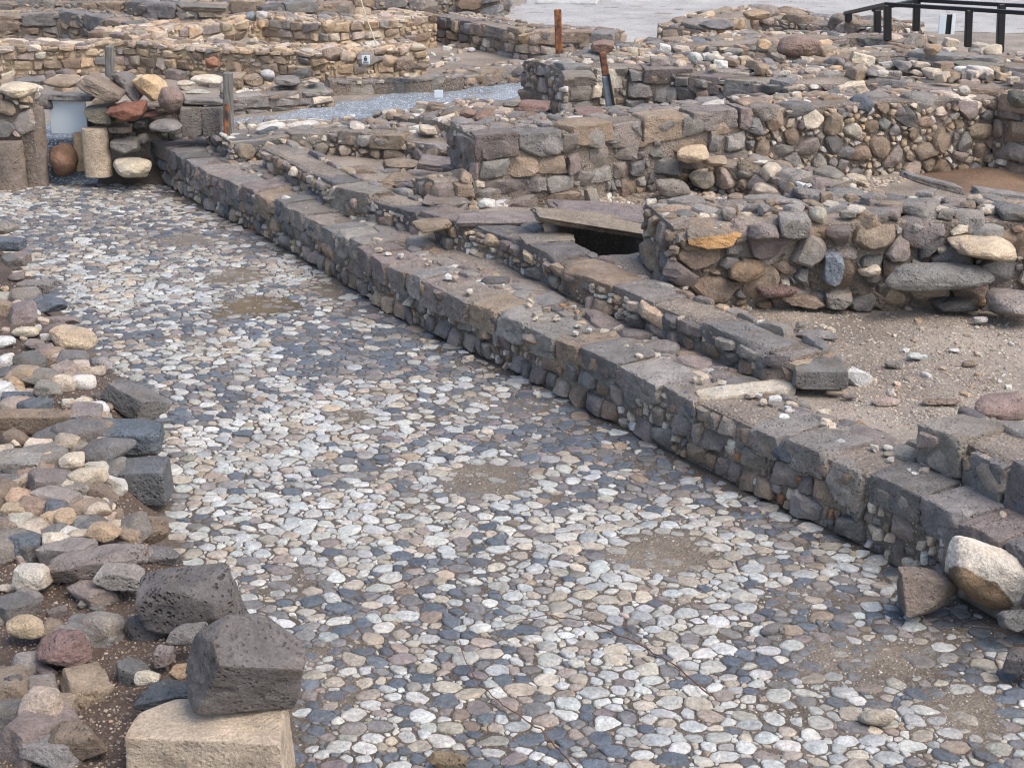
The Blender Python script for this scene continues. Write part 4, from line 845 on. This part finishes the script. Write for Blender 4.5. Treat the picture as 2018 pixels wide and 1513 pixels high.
# --- the far end of the street: pillars, stacked stones, panel
def pillar(label, cx0, cx1, ytop, ybot, y, col, seed, roll=0, colv=None):
    top = at_y((cx0 + cx1) / 2, ytop, y); bot = at_y((cx0 + cx1) / 2, ybot, y); dp = depth_of(bot); Wd = (cx1 - cx0) * dp / FPX
    H = top[2] - bot[2]; r = np.random.default_rng(seed); n, m = 20, 12
    V = []
    for j in range(m + 1):
        f = j / m; rad = Wd / 2 * (1.06 - .10 * f)
        if j == m: rad *= .93
        for i in range(n):
            a_ = 2 * math.pi * i / n; sq = (abs(math.cos(a_)) ** 4 + abs(math.sin(a_)) ** 4) ** (-.25)
            V.append((math.cos(a_) * rad * (.5 + .5 * sq), math.sin(a_) * rad * .8 * (.5 + .5 * sq), f * H))
    V.append((0, 0, H)); V = np.array(V); V[:, :2] *= (1 + .05 * fbm(V * 5 + seed, seed, 3))[:, None]
    V[:, 0] += V[:, 2] * math.tan(math.radians(roll)); V += bot
    Fq = np.array([[j * n + i, j * n + (i + 1) % n, (j + 1) * n + (i + 1) % n, (j + 1) * n + i] for j in range(m) for i in range(n)])
    Ft = np.array([[m * n + i, m * n + (i + 1) % n, (m + 1) * n] for i in range(n)])
    base = pick(col, r) if colv is None else np.array(colv)
    o = mesh_obj('stone_pillar', V, [Fq, Ft], M_BASALT if col != 'lime' else M_STONE, None, shade_cols(V, base, r), True, origin=bot, sharp=50)
    tag(o, label, 'pillar', kind='thing')
pillar('thick brown basalt pillar at the left edge carrying a stone pier', -6, 52, 278, 384, 20.0, 'brown', 3, 3, (.27, .22, .18))
pillar('second brown basalt pillar right of the thick pillar at the street end', 50, 96, 212, 372, 20.2, 'brown', 4, 3, (.25, .205, .17))
pillar('pale pitted limestone pillar at the end of the street', 170, 221, 253, 346, 20.1, 'lime', 5, -1, (.58, .46, .33))
pillar('narrow tan pillar close behind the pale limestone pillar', 150, 174, 262, 336, 20.4, 'lime', 6, 0, (.50, .38, .25))
wall('mortared stone pier on the thick brown pillar at the left edge', [at_y(-70, 300, 20.05)[:2], at_y(70, 300, 20.05)[:2]], 1.22, .66, .5, big=(.17, .24), small=(.05, .07), dens=1.5, seed=40, world=True, mixbig={'brown': 2, 'grey': 3}, wav=0, name='stone_pier', cat='pier', gap=.012, mortar=M_MORTAR)
wall('rubble packing behind the pile of tumbled stones at the street end', [at_y(176, 300, 20.75)[:2], at_y(352, 300, 20.75)[:2]], .98, .3, .5, big=(.13, .19), small=(.04, .07), seed=44, world=True, mixbig={'brown': 3, 'grey': 3, 'purple': 1}, coping=True, cop_len=(.3, .5), cop_depth=(.3, .45), cop_h=.18, cop_shape='lump', cop_jit=.05, mixsmall={'grey': 2, 'brown': 2, 'lime': 1})
R_('brown_block', 'stone block', 'brown block projecting at the foot of the squared wall corner, right of the purple slab', 912, 372, 110, 66, g=.5, col='brown', shape='block', seed=263)
R_('grey_block', 'stone block', 'grey block set lower and left of the brown block at the squared wall corner', 842, 368, 90, 44, g=.5, col='grey', shape='block', seed=267)
ES = [
 ('red_boulder', BK, 'reddish brown boulder between the dark pillar and the pale pillar', 126, 316, 58, 78, 20.3, 'rust', 'round', 0, (.24, .14, .09)),
 ('lintel', 'stone slab', 'thin grey stone lintel over the pale blue panel', 127, 190, 116, 20, 20.6, 'grey', 'block', 2, None),
 ('grey_block', 'stone block', 'dark grey block under the left end of the lintel', 84, 202, 36, 36, 20.5, 'grey', 'lump', 0, None),
 ('stone_block', 'stone block', 'olive brown block right of the pale blue panel', 199, 223, 54, 44, 20.3, 'brown', 'block', 0, (.25, .22, .165)),
 ('tilted_slab', 'stone slab', 'tilted brown slab on top of the stone pile', 206, 173, 92, 44, 20.4, 'brown', 'block', 27, (.29, .23, .18)),
 ('grey_boulder', BK, 'mottled grey boulder beside the grey wooden post', 253, 166, 70, 46, 20.7, 'grey', 'lump', 32, None),
 ('cream_boulder', BK, 'upright cream orange boulder in the stone pile', 297, 171, 48, 66, 20.5, 'ochre', 'angular', -28, (.68, .49, .29)),
 ('red_rock', 'rock', 'dark red winged rock in the stone pile', 256, 218, 78, 50, 20.2, 'red', 'angular', -8, (.27, .125, .085)),
 ('purple_boulder', BK, 'upright purple brown boulder at the right of the stone pile', 337, 198, 54, 66, 20.4, 'purple', 'lump', 10, (.27, .20, .17)),
 ('grey_rock', 'rock', 'grey domed rock under the upright purple boulder', 329, 246, 68, 36, 20.2, 'grey', 'round', 0, None),
 ('brown_rock', 'rock', 'small brown block beneath the dark red winged rock', 238, 254, 44, 24, 20.3, 'brown', 'block', 0, None),
 ('grey_rock', 'rock', 'grey squarish rock resting on the pale cream boulder', 248, 286, 54, 40, 20.2, 'grey', 'block', 0, None),
 ('cream_boulder', BK, 'pale cream boulder on the cobbles at the street end', 261, 330, 76, 58, 20.0, 'lime', 'lump', 4, (.60, .53, .40)),
 ('grey_stone', 'stone', 'small grey stone right of the squarish rock', 282, 275, 26, 30, 20.4, 'grey', 'lump', 0, None),
 ('dark_stone', 'stone', 'dark stone between the winged rock and the domed rock', 275, 248, 30, 26, 20.5, 'basalt', 'angular', 0, None),
 ('red_stone', 'stone', 'thin reddish stone wedged left of the domed rock', 302, 226, 36, 18, 20.5, 'red', 'round', 0, None),
 ('squared_block', 'stone block', 'left grey brown squared block beside the street wall end', 380, 238, 42, 66, 20.3, 'grey', 'cut', 0, (.24, .21, .18)),
 ('squared_block', 'stone block', 'right grey brown squared block beside the rusty streaked post', 421, 238, 38, 66, 20.3, 'grey', 'cut', 0, (.23, .205, .18)),
 ('flat_slab', 'stone slab', 'flat grey slab on top of the two squared blocks', 400, 200, 84, 18, 20.4, 'grey', 'block', 2, None),
 ('cream_boulder', BK, 'flat cream boulder on the stone pier at the left edge', 36, 177, 72, 40, 20.2, 'lime', 'lump', 3, (.64, .54, .40)),
 ('brown_rock', 'rock', 'flat brown rock behind the lintel', 125, 162, 72, 30, 21.2, 'brown', 'lump', 0, None),
 ('grey_rock', 'rock', 'brown grey rock at the far side of the lintel', 62, 160, 60, 26, 21.6, 'grey', 'lump', 0, None),
 ('cream_rock', 'rock', 'long cream rock left of the rusty streaked post', 408, 157, 64, 28, 22.6, 'lime', 'lump', 3, None),
 ('cream_stone', 'stone', 'cream stone below the long cream rock', 366, 165, 36, 16, 22.2, 'lime', 'lump', 0, None),
 ('cream_stone', 'stone', 'flat cream stone right of the upright purple boulder', 392, 181, 48, 14, 21.6, 'lime', 'angular', 0, None),
 ('white_stone', 'stone', 'round white stone on the rubble above the gravel path', 528, 150, 28, 30, 23.6, 'white', 'round', 0, None),
 ('grey_block', 'stone block', 'grey block right of the round white stone', 566, 160, 50, 24, 23.4, 'grey', 'block', 0, None),
 ('grey_block', 'stone block', 'smaller grey block up and right of the round white stone', 595, 145, 30, 22, 23.8, 'basalt', 'block', 0, None),
 ('brown_rock', 'rock', 'brown rock left of the round white stone', 500, 158, 38, 30, 23.5, 'brown', 'angular', 0, None),
 ('brown_rock', 'rock', 'brown rock just behind the top of the rusty streaked post', 463, 158, 40, 34, 23.4, 'brown', 'block', 0, None),
 ('cream_stone', 'stone', 'cream stone at the right end of the rubble above the gravel path', 618, 160, 24, 14, 23.5, 'lime', 'lump', 0, None),
 ('rust_stone', 'stone', 'rusty red stone in front of the yellow mortared wall', 418, 124, 30, 28, 25.6, 'red', 'angular', 0, (.34, .18, .11)),
 ('cream_rock', 'rock', 'orange cream rock left of the small numbered sign', 687, 114, 34, 30, 25.0, 'ochre', 'lump', 0, None),
 ('brown_rock', 'rock', 'brown rock farther left of the small numbered sign', 655, 108, 42, 34, 25.2, 'brown', 'lump', 0, None),
 ('grey_rock', 'rock', 'grey flat faced rock carrying the small numbered sign', 721, 117, 38, 34, 25.0, 'grey', 'block', 0, None),
 ('cream_rock', 'rock', 'cream rock right of the small numbered sign', 770, 123, 32, 28, 24.8, 'ochre', 'lump', 0, None),
 ('brown_rock', 'rock', 'brown block right of the cream rock beside the sign', 800, 125, 36, 30, 24.7, 'brown', 'block', 0, None),
 ('brown_rock', 'rock', 'low brown stone at the end of the row beside the sign', 828, 131, 32, 18, 24.6, 'brown', 'lump', 0, None),
 ('grey_slab', 'stone slab', 'thick grey slab propped over a dark gap at the top', 400, 16, 100, 20, 29.5, 'grey', 'block', 3, (.24, .215, .18)),
 ('grey_rock', 'rock', 'domed grey rock on the top terrace left of the propped slab', 368, 8, 44, 24, 30.0, 'grey', 'lump', 0, None),
 ('white_stone', 'stone', 'pale stone standing on the yellow mortared wall top', 516, 31, 22, 20, 29.0, 'white', 'block', 0, None),
 ('blue_stone', 'stone', 'blue grey stone beside the pale stone on the yellow mortared wall', 495, 33, 22, 22, 29.0, 'blue', 'lump', 0, (.3, .33, .35)),
]
for nm, ct, lb, cx, cy, ww, hh_, yy, cl_, sh, ro, cv in ES:
    R_(nm, ct, lb, cx, cy, ww, hh_, y=yy, col=cl_, shape=sh, roll=ro, colv=cv, sub=4 if yy < 21 else 3)

# ================================================================== SMALL LOOSE STONES (countable scatters) AND GRAVEL (stuff)
def scatter(poly, n, size, mix, seed, zoff=0.0, z=0.0, shape='lump', jz=1.0):
    r = np.random.default_rng(seed); P = np.array(poly, float); out = []
    x0_, y0_ = P.min(0); x1s, y1s = P.max(0); t = 0
    while len(out) < n and t < n * 60:
        t += 1; px, py = r.uniform(x0_, x1s), r.uniform(y0_, y1s); c = False; j = len(P) - 1
        for i in range(len(P)):
            if (P[i, 1] > py) != (P[j, 1] > py) and px < (P[j, 0] - P[i, 0]) * (py - P[i, 1]) / (P[j, 1] - P[i, 1]) + P[i, 0]: c = not c
            j = i
        if c: out.append((px, py, r.uniform(*size)))
    return out, r
PROTO = [rock_shape(s_, 9000 + i, 3) for i, s_ in enumerate(['lump', 'angular', 'angular', 'lump', 'block', 'angular', 'block', 'cap'])]
PROTO_ME = {}
def loose(name, label, cat, group, poly, n, size, mix, seed, z, on_ground=True):
    pts, r = scatter(poly, n, size, mix, seed)
    for px, py, s_ in pts:
        c = at_z(px, py, z)
        if on_ground: c[2] = float(ground_h(c[0], c[1]))
        V, F = PROTO[int(r.integers(len(PROTO)))]
        V = V * np.array([s_ * r.uniform(.8, 1.3), s_ * r.uniform(.7, 1.0), s_ * r.uniform(.45, .75)]) @ rot(r.uniform(0, 360), r.uniform(-15, 15)).T
        V = V + c + np.array([0, 0, s_ * .3]); b_ = pick_mix(mix, r)
        o = mesh_obj(name, V, F, M_STONE, None, shade_cols(V, b_, r), True, origin=c, sharp=50); tag(o, label, cat, group, 'thing')
PALE = {'lime': 4, 'white': 2, 'ochre': 2, 'pink': 1}
loose('pale_stone', 'small pale limestone cobble lying loose on the dark soil of the left bank', 'stone', 'small pale stones on the left bank',
      [(0, 560), (110, 640), (150, 720), (200, 790), (230, 1040), (60, 1180), (0, 1180)], 120, (.02, .06), PALE, 301, .32)
loose('cream_rubble', 'fist sized or larger cream rubble stone heaped on the left bank', 'stone', 'cream rubble heaped on the left bank',
      [(0, 700), (150, 700), (190, 790), (225, 900), (235, 1040), (150, 1100), (0, 1130)], 55, (.06, .12), PALE, 311, .33)
loose('dark_rubble', 'grey or brown angular rubble stone heaped on the left bank', 'stone', 'dark rubble heaped on the left bank',
      [(0, 450), (60, 560), (130, 650), (200, 760), (260, 1000), (300, 1120), (200, 1200), (230, 1500), (0, 1513)], 85, (.07, .17), {'grey': 3, 'basalt': 2, 'brown': 3, 'purple': 2, 'blue': .6}, 312, .33)
loose('dark_stone', 'small dark basalt cobble lying loose on the dark soil of the left bank', 'stone', 'small dark stones on the left bank',
      [(0, 560), (110, 640), (150, 720), (230, 790), (230, 1040), (250, 1400), (0, 1500)], 40, (.02, .05), {'grey': 2, 'basalt': 2, 'purple': 1, 'brown': 1}, 302, .32)
loose('pale_stone', 'small pale stone lying on the bare gravel of the right room', 'stone', 'small pale stones in the right room',
      [(1440, 605), (2018, 640), (2018, 760), (1900, 800), (1700, 800), (1690, 690), (1560, 660)], 40, (.015, .045), PALE, 303, .5)
loose('pale_stone', 'small cream stone on the floor of the middle room below the squared block wall', 'stone', 'small cream stones in the middle room',
      [(990, 405), (1500, 365), (1700, 350), (1680, 372), (1490, 402), (1330, 425), (1050, 412)], 60, (.03, .075), PALE, 304, .5)
loose('rubble_stone', 'grey or brown rubble stone between the second wall and the squared block wall', 'stone', 'rubble between the second wall and the squared block wall',
      [(640, 335), (760, 345), (930, 400), (1010, 425), (940, 440), (800, 410), (690, 372)], 55, (.05, .14), {'grey': 4, 'brown': 3, 'purple': 2, 'lime': 1, 'white': .5}, 305, .6)
loose('rubble_stone', 'brown rubble stone on the earth in front of the yellow mortared walls', 'stone', 'rubble before the yellow mortared walls',
      [(0, 150), (640, 140), (640, 178), (460, 186), (330, 175), (0, 180)], 70, (.06, .17), {'grey': 3, 'brown': 4, 'lime': 2, 'purple': 2, 'ochre': 1}, 306, .5)
loose('pale_stone', 'pale flat stone on the bare earth behind the grey kerb wall', 'stone', 'pale stones behind the grey kerb wall',
      [(600, 140), (700, 130), (880, 90), (940, 95), (900, 130), (780, 150), (640, 155)], 60, (.04, .10), PALE, 307, .5)
loose('wall_top_stone', 'pale or grey rubble stone scattered over the broad wall tops right of the gravel path', 'stone', 'rubble on the broad wall tops right of the gravel path',
      [(640, 235), (900, 205), (1110, 190), (1150, 225), (920, 262), (700, 255)], 60, (.05, .13), {'grey': 3, 'lime': 2, 'white': 1, 'brown': 2}, 313, .80, False)
loose('wall_top_stone', 'pale or brown rubble stone on the stepped wall tops below the black railing', 'stone', 'rubble on the stepped wall tops below the railing',
      [(1220, 105), (1560, 95), (1800, 130), (2018, 150), (2018, 165), (1560, 150), (1220, 128)], 90, (.05, .13), {'grey': 3, 'lime': 3, 'white': 1, 'brown': 2, 'ochre': 1}, 314, 1.5, False)
loose('wall_top_stone', 'loose grey or cream stone on top of the boulder wall', 'stone', 'loose stones on top of the boulder wall',
      [(1350, 432), (1560, 395), (1760, 385), (2018, 395), (2018, 425), (1500, 430)], 45, (.03, .09), {'grey': 4, 'lime': 2, 'brown': 2, 'purple': 1}, 315, 1.3, False)
loose('pale_stone', 'pale pebble at the foot of the long street wall', 'stone', 'pebbles at the foot of the long street wall',
      [(620, 535), (800, 640), (1000, 740), (1300, 905), (1600, 1045), (1780, 1120), (1700, 1100), (1400, 975), (1000, 760), (800, 660)], 30, (.015, .035), PALE, 308, 0)
loose('rubble_stone', 'brown or cream rubble stone in the ruins near the black railing', 'stone', 'rubble near the black railing',
      [(1600, 70), (2018, 100), (2018, 135), (1650, 100)], 40, (.06, .16), {'grey': 3, 'brown': 3, 'lime': 3, 'ochre': 1}, 309, 1.1, False)

def gravel(name, poly, n, size, mix, seed, z, mat=M_STONE, cond=None):
    r = np.random.default_rng(seed); pts = []
    P = np.array(poly, float); x0_, y0_ = P.min(0); x1s, y1s = P.max(0)
    px = r.uniform(x0_, x1s, n * 3); py = r.uniform(y0_, y1s, n * 3); c = np.zeros(len(px), bool); j = len(P) - 1
    for i in range(len(P)):
        m = ((P[i, 1] > py) != (P[j, 1] > py)) & (px < (P[j, 0] - P[i, 0]) * (py - P[i, 1]) / (P[j, 1] - P[i, 1] + 1e-9) + P[i, 0]); c ^= m; j = i
    px, py = px[c][:n], py[c][:n]; W_ = np.array([at_z(a_, b_, z) for a_, b_ in zip(px, py)]); W_[:, 2] = ground_h(W_[:, 0], W_[:, 1])
    if cond is not None: W_ = W_[cond(W_[:, 0], W_[:, 1], r)]
    n = len(W_); V0, F0 = ICO[1]
    s_ = r.uniform(size[0], size[1], n) * r.uniform(.6, 1.2, n); sc_ = s_[:, None] * r.uniform(.6, 1.2, (n, 3)) * (1, 1, .7)
    V = V0[None] * sc_[:, None, :] * (1 + r.uniform(-.2, .2, (n, len(V0), 1))) + W_[:, None, :]
    F = (F0[None] + np.arange(n)[:, None, None] * len(V0)).reshape(-1, 3)
    C = np.repeat(np.array([pick_mix(mix, r) for _ in range(n)])[:, None], len(V0), 1)
    o = mesh_obj(name, V.reshape(-1, 3), F, mat, None, C.reshape(-1, 3)); tag(o, kind='stuff'); return o
loose('white_chip', 'small pale stone chip set along the back of the long street wall top', 'stone', 'pale chips along the top of the long street wall',
      [(560, 385), (760, 480), (960, 565), (1200, 660), (1400, 745), (1560, 800), (1800, 900), (2010, 1010), (2010, 1035), (1780, 930), (1540, 825), (1380, 768), (1180, 682), (940, 585), (740, 498), (560, 400)], 60, (.018, .045), {'white': 3, 'lime': 3}, 320, .51, False)
gravel('street_grit', [(0, 380), (330, 360), (1000, 720), (2018, 1180), (2018, 1513), (590, 1513), (480, 1160), (320, 900), (180, 700)], 9000, (.004, .009), {'lime': 3, 'white': 3, 'ochre': 1, 'grey': 2}, 401, 0,
       cond=lambda x, y, r: (side_dist(PA, x, y) > .02) & (side_dist(PB, x, y) < .05) & (r.uniform(0, 1, len(x)) < .25 + .75 * np.clip(patch_amt(x, y), 0, 1) + .6 * (side_dist(PA, x, y) < .4)))
gravel('bank_gravel', [(0, 540), (110, 600), (300, 800), (320, 1000), (450, 1200), (560, 1400), (300, 1513), (0, 1513)], 6500, (.003, .011), {'lime': 2, 'ochre': 2, 'brown': 4, 'grey': 1, 'pink': 2, 'purple': 2}, 402, .3,
       cond=lambda x, y, r: side_dist(PB, x, y) > .1)
gravel('room_gravel', [(1440, 600), (2018, 620), (2018, 780), (1860, 860), (1640, 810), (1670, 700), (1500, 650)], 3200, (.005, .015), {'lime': 4, 'white': 1, 'ochre': 2, 'brown': 2, 'grey': 2}, 403, .5)
gravel('room_gravel', [(980, 400), (1500, 360), (1800, 345), (1700, 380), (1490, 410), (1300, 430), (1050, 420)], 2500, (.012, .03), {'lime': 4, 'white': 1, 'ochre': 2, 'brown': 2, 'grey': 2}, 404, .5)

# roots creeping over the cobbles
def tube(name, pts, rad, mat, parent=None, seg=8, taper=None):
    pts = np.array(pts, float); V = []; n = len(pts)
    for i in range(n):
        t = pts[min(i + 1, n - 1)] - pts[max(i - 1, 0)]; t /= np.linalg.norm(t); a_ = np.cross(t, (0, 0, 1) if abs(t[2]) < .9 else (1, 0, 0)); a_ /= np.linalg.norm(a_); b_ = np.cross(t, a_)
        rr = rad if taper is None else rad * (1 - taper * i / (n - 1))
        for k_ in range(seg):
            f = 2 * math.pi * k_ / seg; V.append(pts[i] + rr * (math.cos(f) * a_ + math.sin(f) * b_))
    F = [[i * seg + k_, i * seg + (k_ + 1) % seg, (i + 1) * seg + (k_ + 1) % seg, (i + 1) * seg + k_] for i in range(n - 1) for k_ in range(seg)]
    return mesh_obj(name, V, [np.array(F), np.array([list(range(seg))[::-1]]), np.array([[(n - 1) * seg + q for q in range(seg)]])], mat, parent, None, True, origin=pts[0] if parent is None else None, sharp=60)
def root_line(label, px, seed):
    r = np.random.default_rng(seed); P = [at_z(a_, b_, .02) for a_, b_ in px]; Q = []
    for a_, b_ in zip(P[:-1], P[1:]):
        for f in np.linspace(0, 1, 7)[:-1]: Q.append(a_ * (1 - f) + b_ * f + np.array([r.normal(0, .006), r.normal(0, .006), abs(r.normal(0, .004))]))
    Q.append(P[-1]); tag(tube('dry_root', Q, .0045, M_TWIG, seg=6, taper=.5), label, 'root')
root_line('thin reddish root curving over the cobbles at the bottom centre', [(1135, 1513), (1095, 1470), (1055, 1430), (1000, 1395), (945, 1350), (915, 1300), (905, 1262)], 1)
root_line('second thin root crossing the cobbles toward the right of the first', [(1400, 1370), (1330, 1310), (1250, 1265), (1160, 1225), (1080, 1212), (1010, 1225)], 2)

# ================================================================== POSTS, PANELS, RAILING
def box_mesh(c, half, R=np.eye(3), bev=.012):
    h = np.array(half, float); b_ = min(bev, h.min() * .4); V = []
    idx = {}
    for sx_ in (-1, 1):
        for sy_ in (-1, 1):
            for sz_ in (-1, 1):
                s_ = np.array([sx_, sy_, sz_])
                for a_ in range(3):
                    v = s_ * (h - b_); v[a_] = s_[a_] * h[a_]; idx[(sx_, sy_, sz_, a_)] = len(V); V.append(v)
    F4, F3 = [], []
    for a_ in range(3):
        o1, o2 = (a_ + 1) % 3, (a_ + 2) % 3
        for s_ in (-1, 1):
            q = []
            for u_, v_ in ((-1, -1), (1, -1), (1, 1), (-1, 1)):
                k_ = [0, 0, 0]; k_[a_] = s_; k_[o1] = u_; k_[o2] = v_; q.append(idx[(*k_, a_)])
            F4.append(q if s_ > 0 else q[::-1])
    for a_ in range(3):          # edge chamfers, edge direction a_
        o1, o2 = (a_ + 1) % 3, (a_ + 2) % 3
        for u_ in (-1, 1):
            for v_ in (-1, 1):
                def kk(s_, ax):
                    k_ = [0, 0, 0]; k_[a_] = s_; k_[o1] = u_; k_[o2] = v_; return idx[(*k_, ax)]
                q = [kk(-1, o1), kk(1, o1), kk(1, o2), kk(-1, o2)]
                F4.append(q if u_ * v_ > 0 else q[::-1])
    for sx_ in (-1, 1):
        for sy_ in (-1, 1):
            for sz_ in (-1, 1):
                t = [idx[(sx_, sy_, sz_, a_)] for a_ in range(3)]; F3.append(t if sx_ * sy_ * sz_ > 0 else t[::-1])
    return np.array(V) @ R.T + np.array(c), [np.array(F4), np.array(F3)]
def align(a_, b_, up=(0, 1, 0)):
    t = (b_ - a_) / np.linalg.norm(b_ - a_); x = np.cross(up, t); x /= np.linalg.norm(x); y = np.cross(t, x); return np.stack([x, y, t], 1)
def post(name, label, ptop, pbot, y, wpx, mat, parent=None, dpx=None, cat='post', group=None, partname=None):
    a_ = at_y(*pbot, y); b_ = at_y(*ptop, y); W_ = wpx * depth_of(a_) / FPX; R = align(a_, b_)
    V, F = box_mesh((a_ + b_) / 2, (W_ / 2, (dpx or W_) / 2, np.linalg.norm(b_ - a_) / 2), R)
    o = mesh_obj(name, V, F, mat, parent, None, False, origin=a_ if parent is None else None)
    if parent is None: tag(o, label, cat, group)
    return o
post('wooden_post', 'grey weathered wooden post standing behind the stone pile', (216, 91), (216, 165), 21.2, 15, M_WOOD)
t = empty('wooden_post', at_y(450, 273, 20.0), 'grey wooden post with rusty orange streaks beside the two squared blocks', 'post')
post('timber', None, (449, 143), (451, 274), 20.0, 18, M_WOOD, t); post('rusty_strip', None, (447, 205), (446, 276), 19.93, 8, M_RUST, t, .03)
post('rusty_post', 'upright rusty steel post on the coursed brown wall', (1099, 19), (1102, 112), 23.6, 14, M_RUST, dpx=.06)
t = empty('leaning_post', at_y(1202, 216, 18.3), 'leaning post with rusty upper half and dull steel lower half', 'post')
post('rusty_half', None, (1187, 103), (1194, 150), 18.3, 14, M_RUST, t, .06); post('steel_half', None, (1194, 150), (1203, 216), 18.28, 16, M_STEEL, t, .08); post('edge_strip', None, (1199, 146), (1211, 216), 18.24, 5, M_BLACK, t, .07)
def panel(name, label, px0, py0, px1, py1, y, mat, cat='panel', parent=None, th=.02, tilt=0):
    a_ = at_y((px0 + px1) / 2, (py0 + py1) / 2, y); dp = depth_of(a_); W_ = (px1 - px0) * dp / FPX
    H = at_y(px0, py0, y)[2] - at_y(px0, py1, y)[2]
    V, F = box_mesh(a_, (W_ / 2, th / 2, H / 2), rot(0, tilt), .004)
    o = mesh_obj(name, V, F, mat, parent, None, False, origin=a_ if parent is None else None)
    if parent is None: tag(o, label, cat)
    return o
panel('blank_panel', 'pale blue blank panel standing under the stone lintel', 99, 199, 171, 264, 20.55, M_PANEL, tilt=1)
panel('small_sign', 'tiny pale blue sign standing in the gravel path', 856, 178, 873, 193, 20.9, M_PANEL, 'sign')
sg = empty('number_sign', at_y(721, 118, 24.6), 'small white sign with a black number six on a grey rock', 'sign')
panel('sign_plate', None, 713, 110, 729, 126, 24.6, M_WHITE, parent=sg)
def text_obj(name, body, c, size, mat, parent):
    cu = bpy.data.curves.new(name, 'FONT'); cu.body = body; cu.size = size; cu.align_x = 'CENTER'; cu.align_y = 'CENTER'; cu.extrude = .003; cu.offset = size * .02
    cu.materials.append(mat); tmp = bpy.data.objects.new('tmp', cu); me = bpy.data.meshes.new_from_object(tmp); bpy.data.objects.remove(tmp); o = bpy.data.objects.new(name, me); link(o, parent); o.rotation_euler = (math.pi / 2, 0, 0)
    o.location = Vector(c) - Vector(parent.location); return o
c_ = at_y(720.5, 116, 24.58); text_obj('number', '6', c_, .11, M_BLACK, sg)
for k_ in (0, 1):
    V, F = box_mesh(at_y(721, 122.6 + k_ * 1.6, 24.585), (.045, .002, .004)); mesh_obj('text_line', V, F, M_STEEL, sg, None, False)
# white board pair by the railing
wb = empty('white_board', at_y(1861, 66, 25.2), 'white notice board with a dark middle strip beside the black railing', 'board')
panel('left_strip', None, 1850, 30, 1864, 68, 25.2, M_PANEL, parent=wb); panel('right_strip', None, 1875, 28, 1882, 69, 25.2, M_WHITE, parent=wb); panel('middle_strip', None, 1864, 29, 1875, 68, 25.24, M_BLACK, parent=wb)
# black railing : nearer run and farther run
def railing(label, posts, rails, cat='railing'):
    rt = empty('black_railing', at_y(*posts[0][1], posts[0][2]), label, cat)
    for (tp, bt, yy, wp) in posts: post('post', None, tp, bt, yy, wp, M_BLACK, rt)
    for pr in rails:
        for (a_, b_) in zip(pr[:-1], pr[1:]):
            A = at_y(a_[0], a_[1], a_[2]); B = at_y(b_[0], b_[1], b_[2]); R = align(A, B, (0, 0, 1))
            V, F = box_mesh((A + B) / 2, (.035, .03, np.linalg.norm(B - A) / 2 + .02), R, .006); mesh_obj('rail', V, F, M_BLACK, rt, None, False)
railing('black metal railing, nearer run of posts and sloping handrail at the top right', [((1672, 26), (1672, 44), 27.5, 13), ((1749, 10), (1749, 80), 24.2, 14), ((1910, 20), (1907, 93), 23.6, 13), ((2068, 30), (2066, 115), 23.0, 13)],
        [[(1666, 27, 27.5), (1747, 9, 24.2), (1910, 19, 23.6), (2090, 31, 22.9)]])
railing('black metal railing, farther run of posts behind the white board', [((1729, 20), (1729, 76), 25.6, 13), ((1807, 0), (1805, 62), 26.2, 13), ((1974, 8), (1970, 104), 24.9, 14)],
        [[(1722, 20, 25.6), (1807, 1, 26.2), (1974, 10, 24.9), (2060, 14, 24.6)]])
# pale kerb blocks in the gravel yard
yb = at_y(1128, 14, 40.0)
V, F = box_mesh(at_y(1118, 18, 38.5), (.75, .5, .22), rot(-6), .03); tag(mesh_obj('concrete_block', V, F, M_CONC, None, None, False, origin=at_y(1118, 25, 38.5)), 'long low concrete block on the pale gravel yard at the top', 'concrete block')
V, F = box_mesh(at_y(1190, 8, 40.5), (.45, .5, .20), rot(-6), .03); tag(mesh_obj('concrete_block', V, F, M_CONC, None, None, False, origin=at_y(1190, 12, 40.5)), 'shorter pale concrete block right of the long one', 'concrete block')
tag(tube('guy_rope', [at_y(702, -30, 27.5), at_y(722, 35, 26.6), at_y(745, 98, 25.8)], .012, M_ROPE, seg=6), 'thin pale rope slanting down in front of the yellow mortared wall', 'rope')
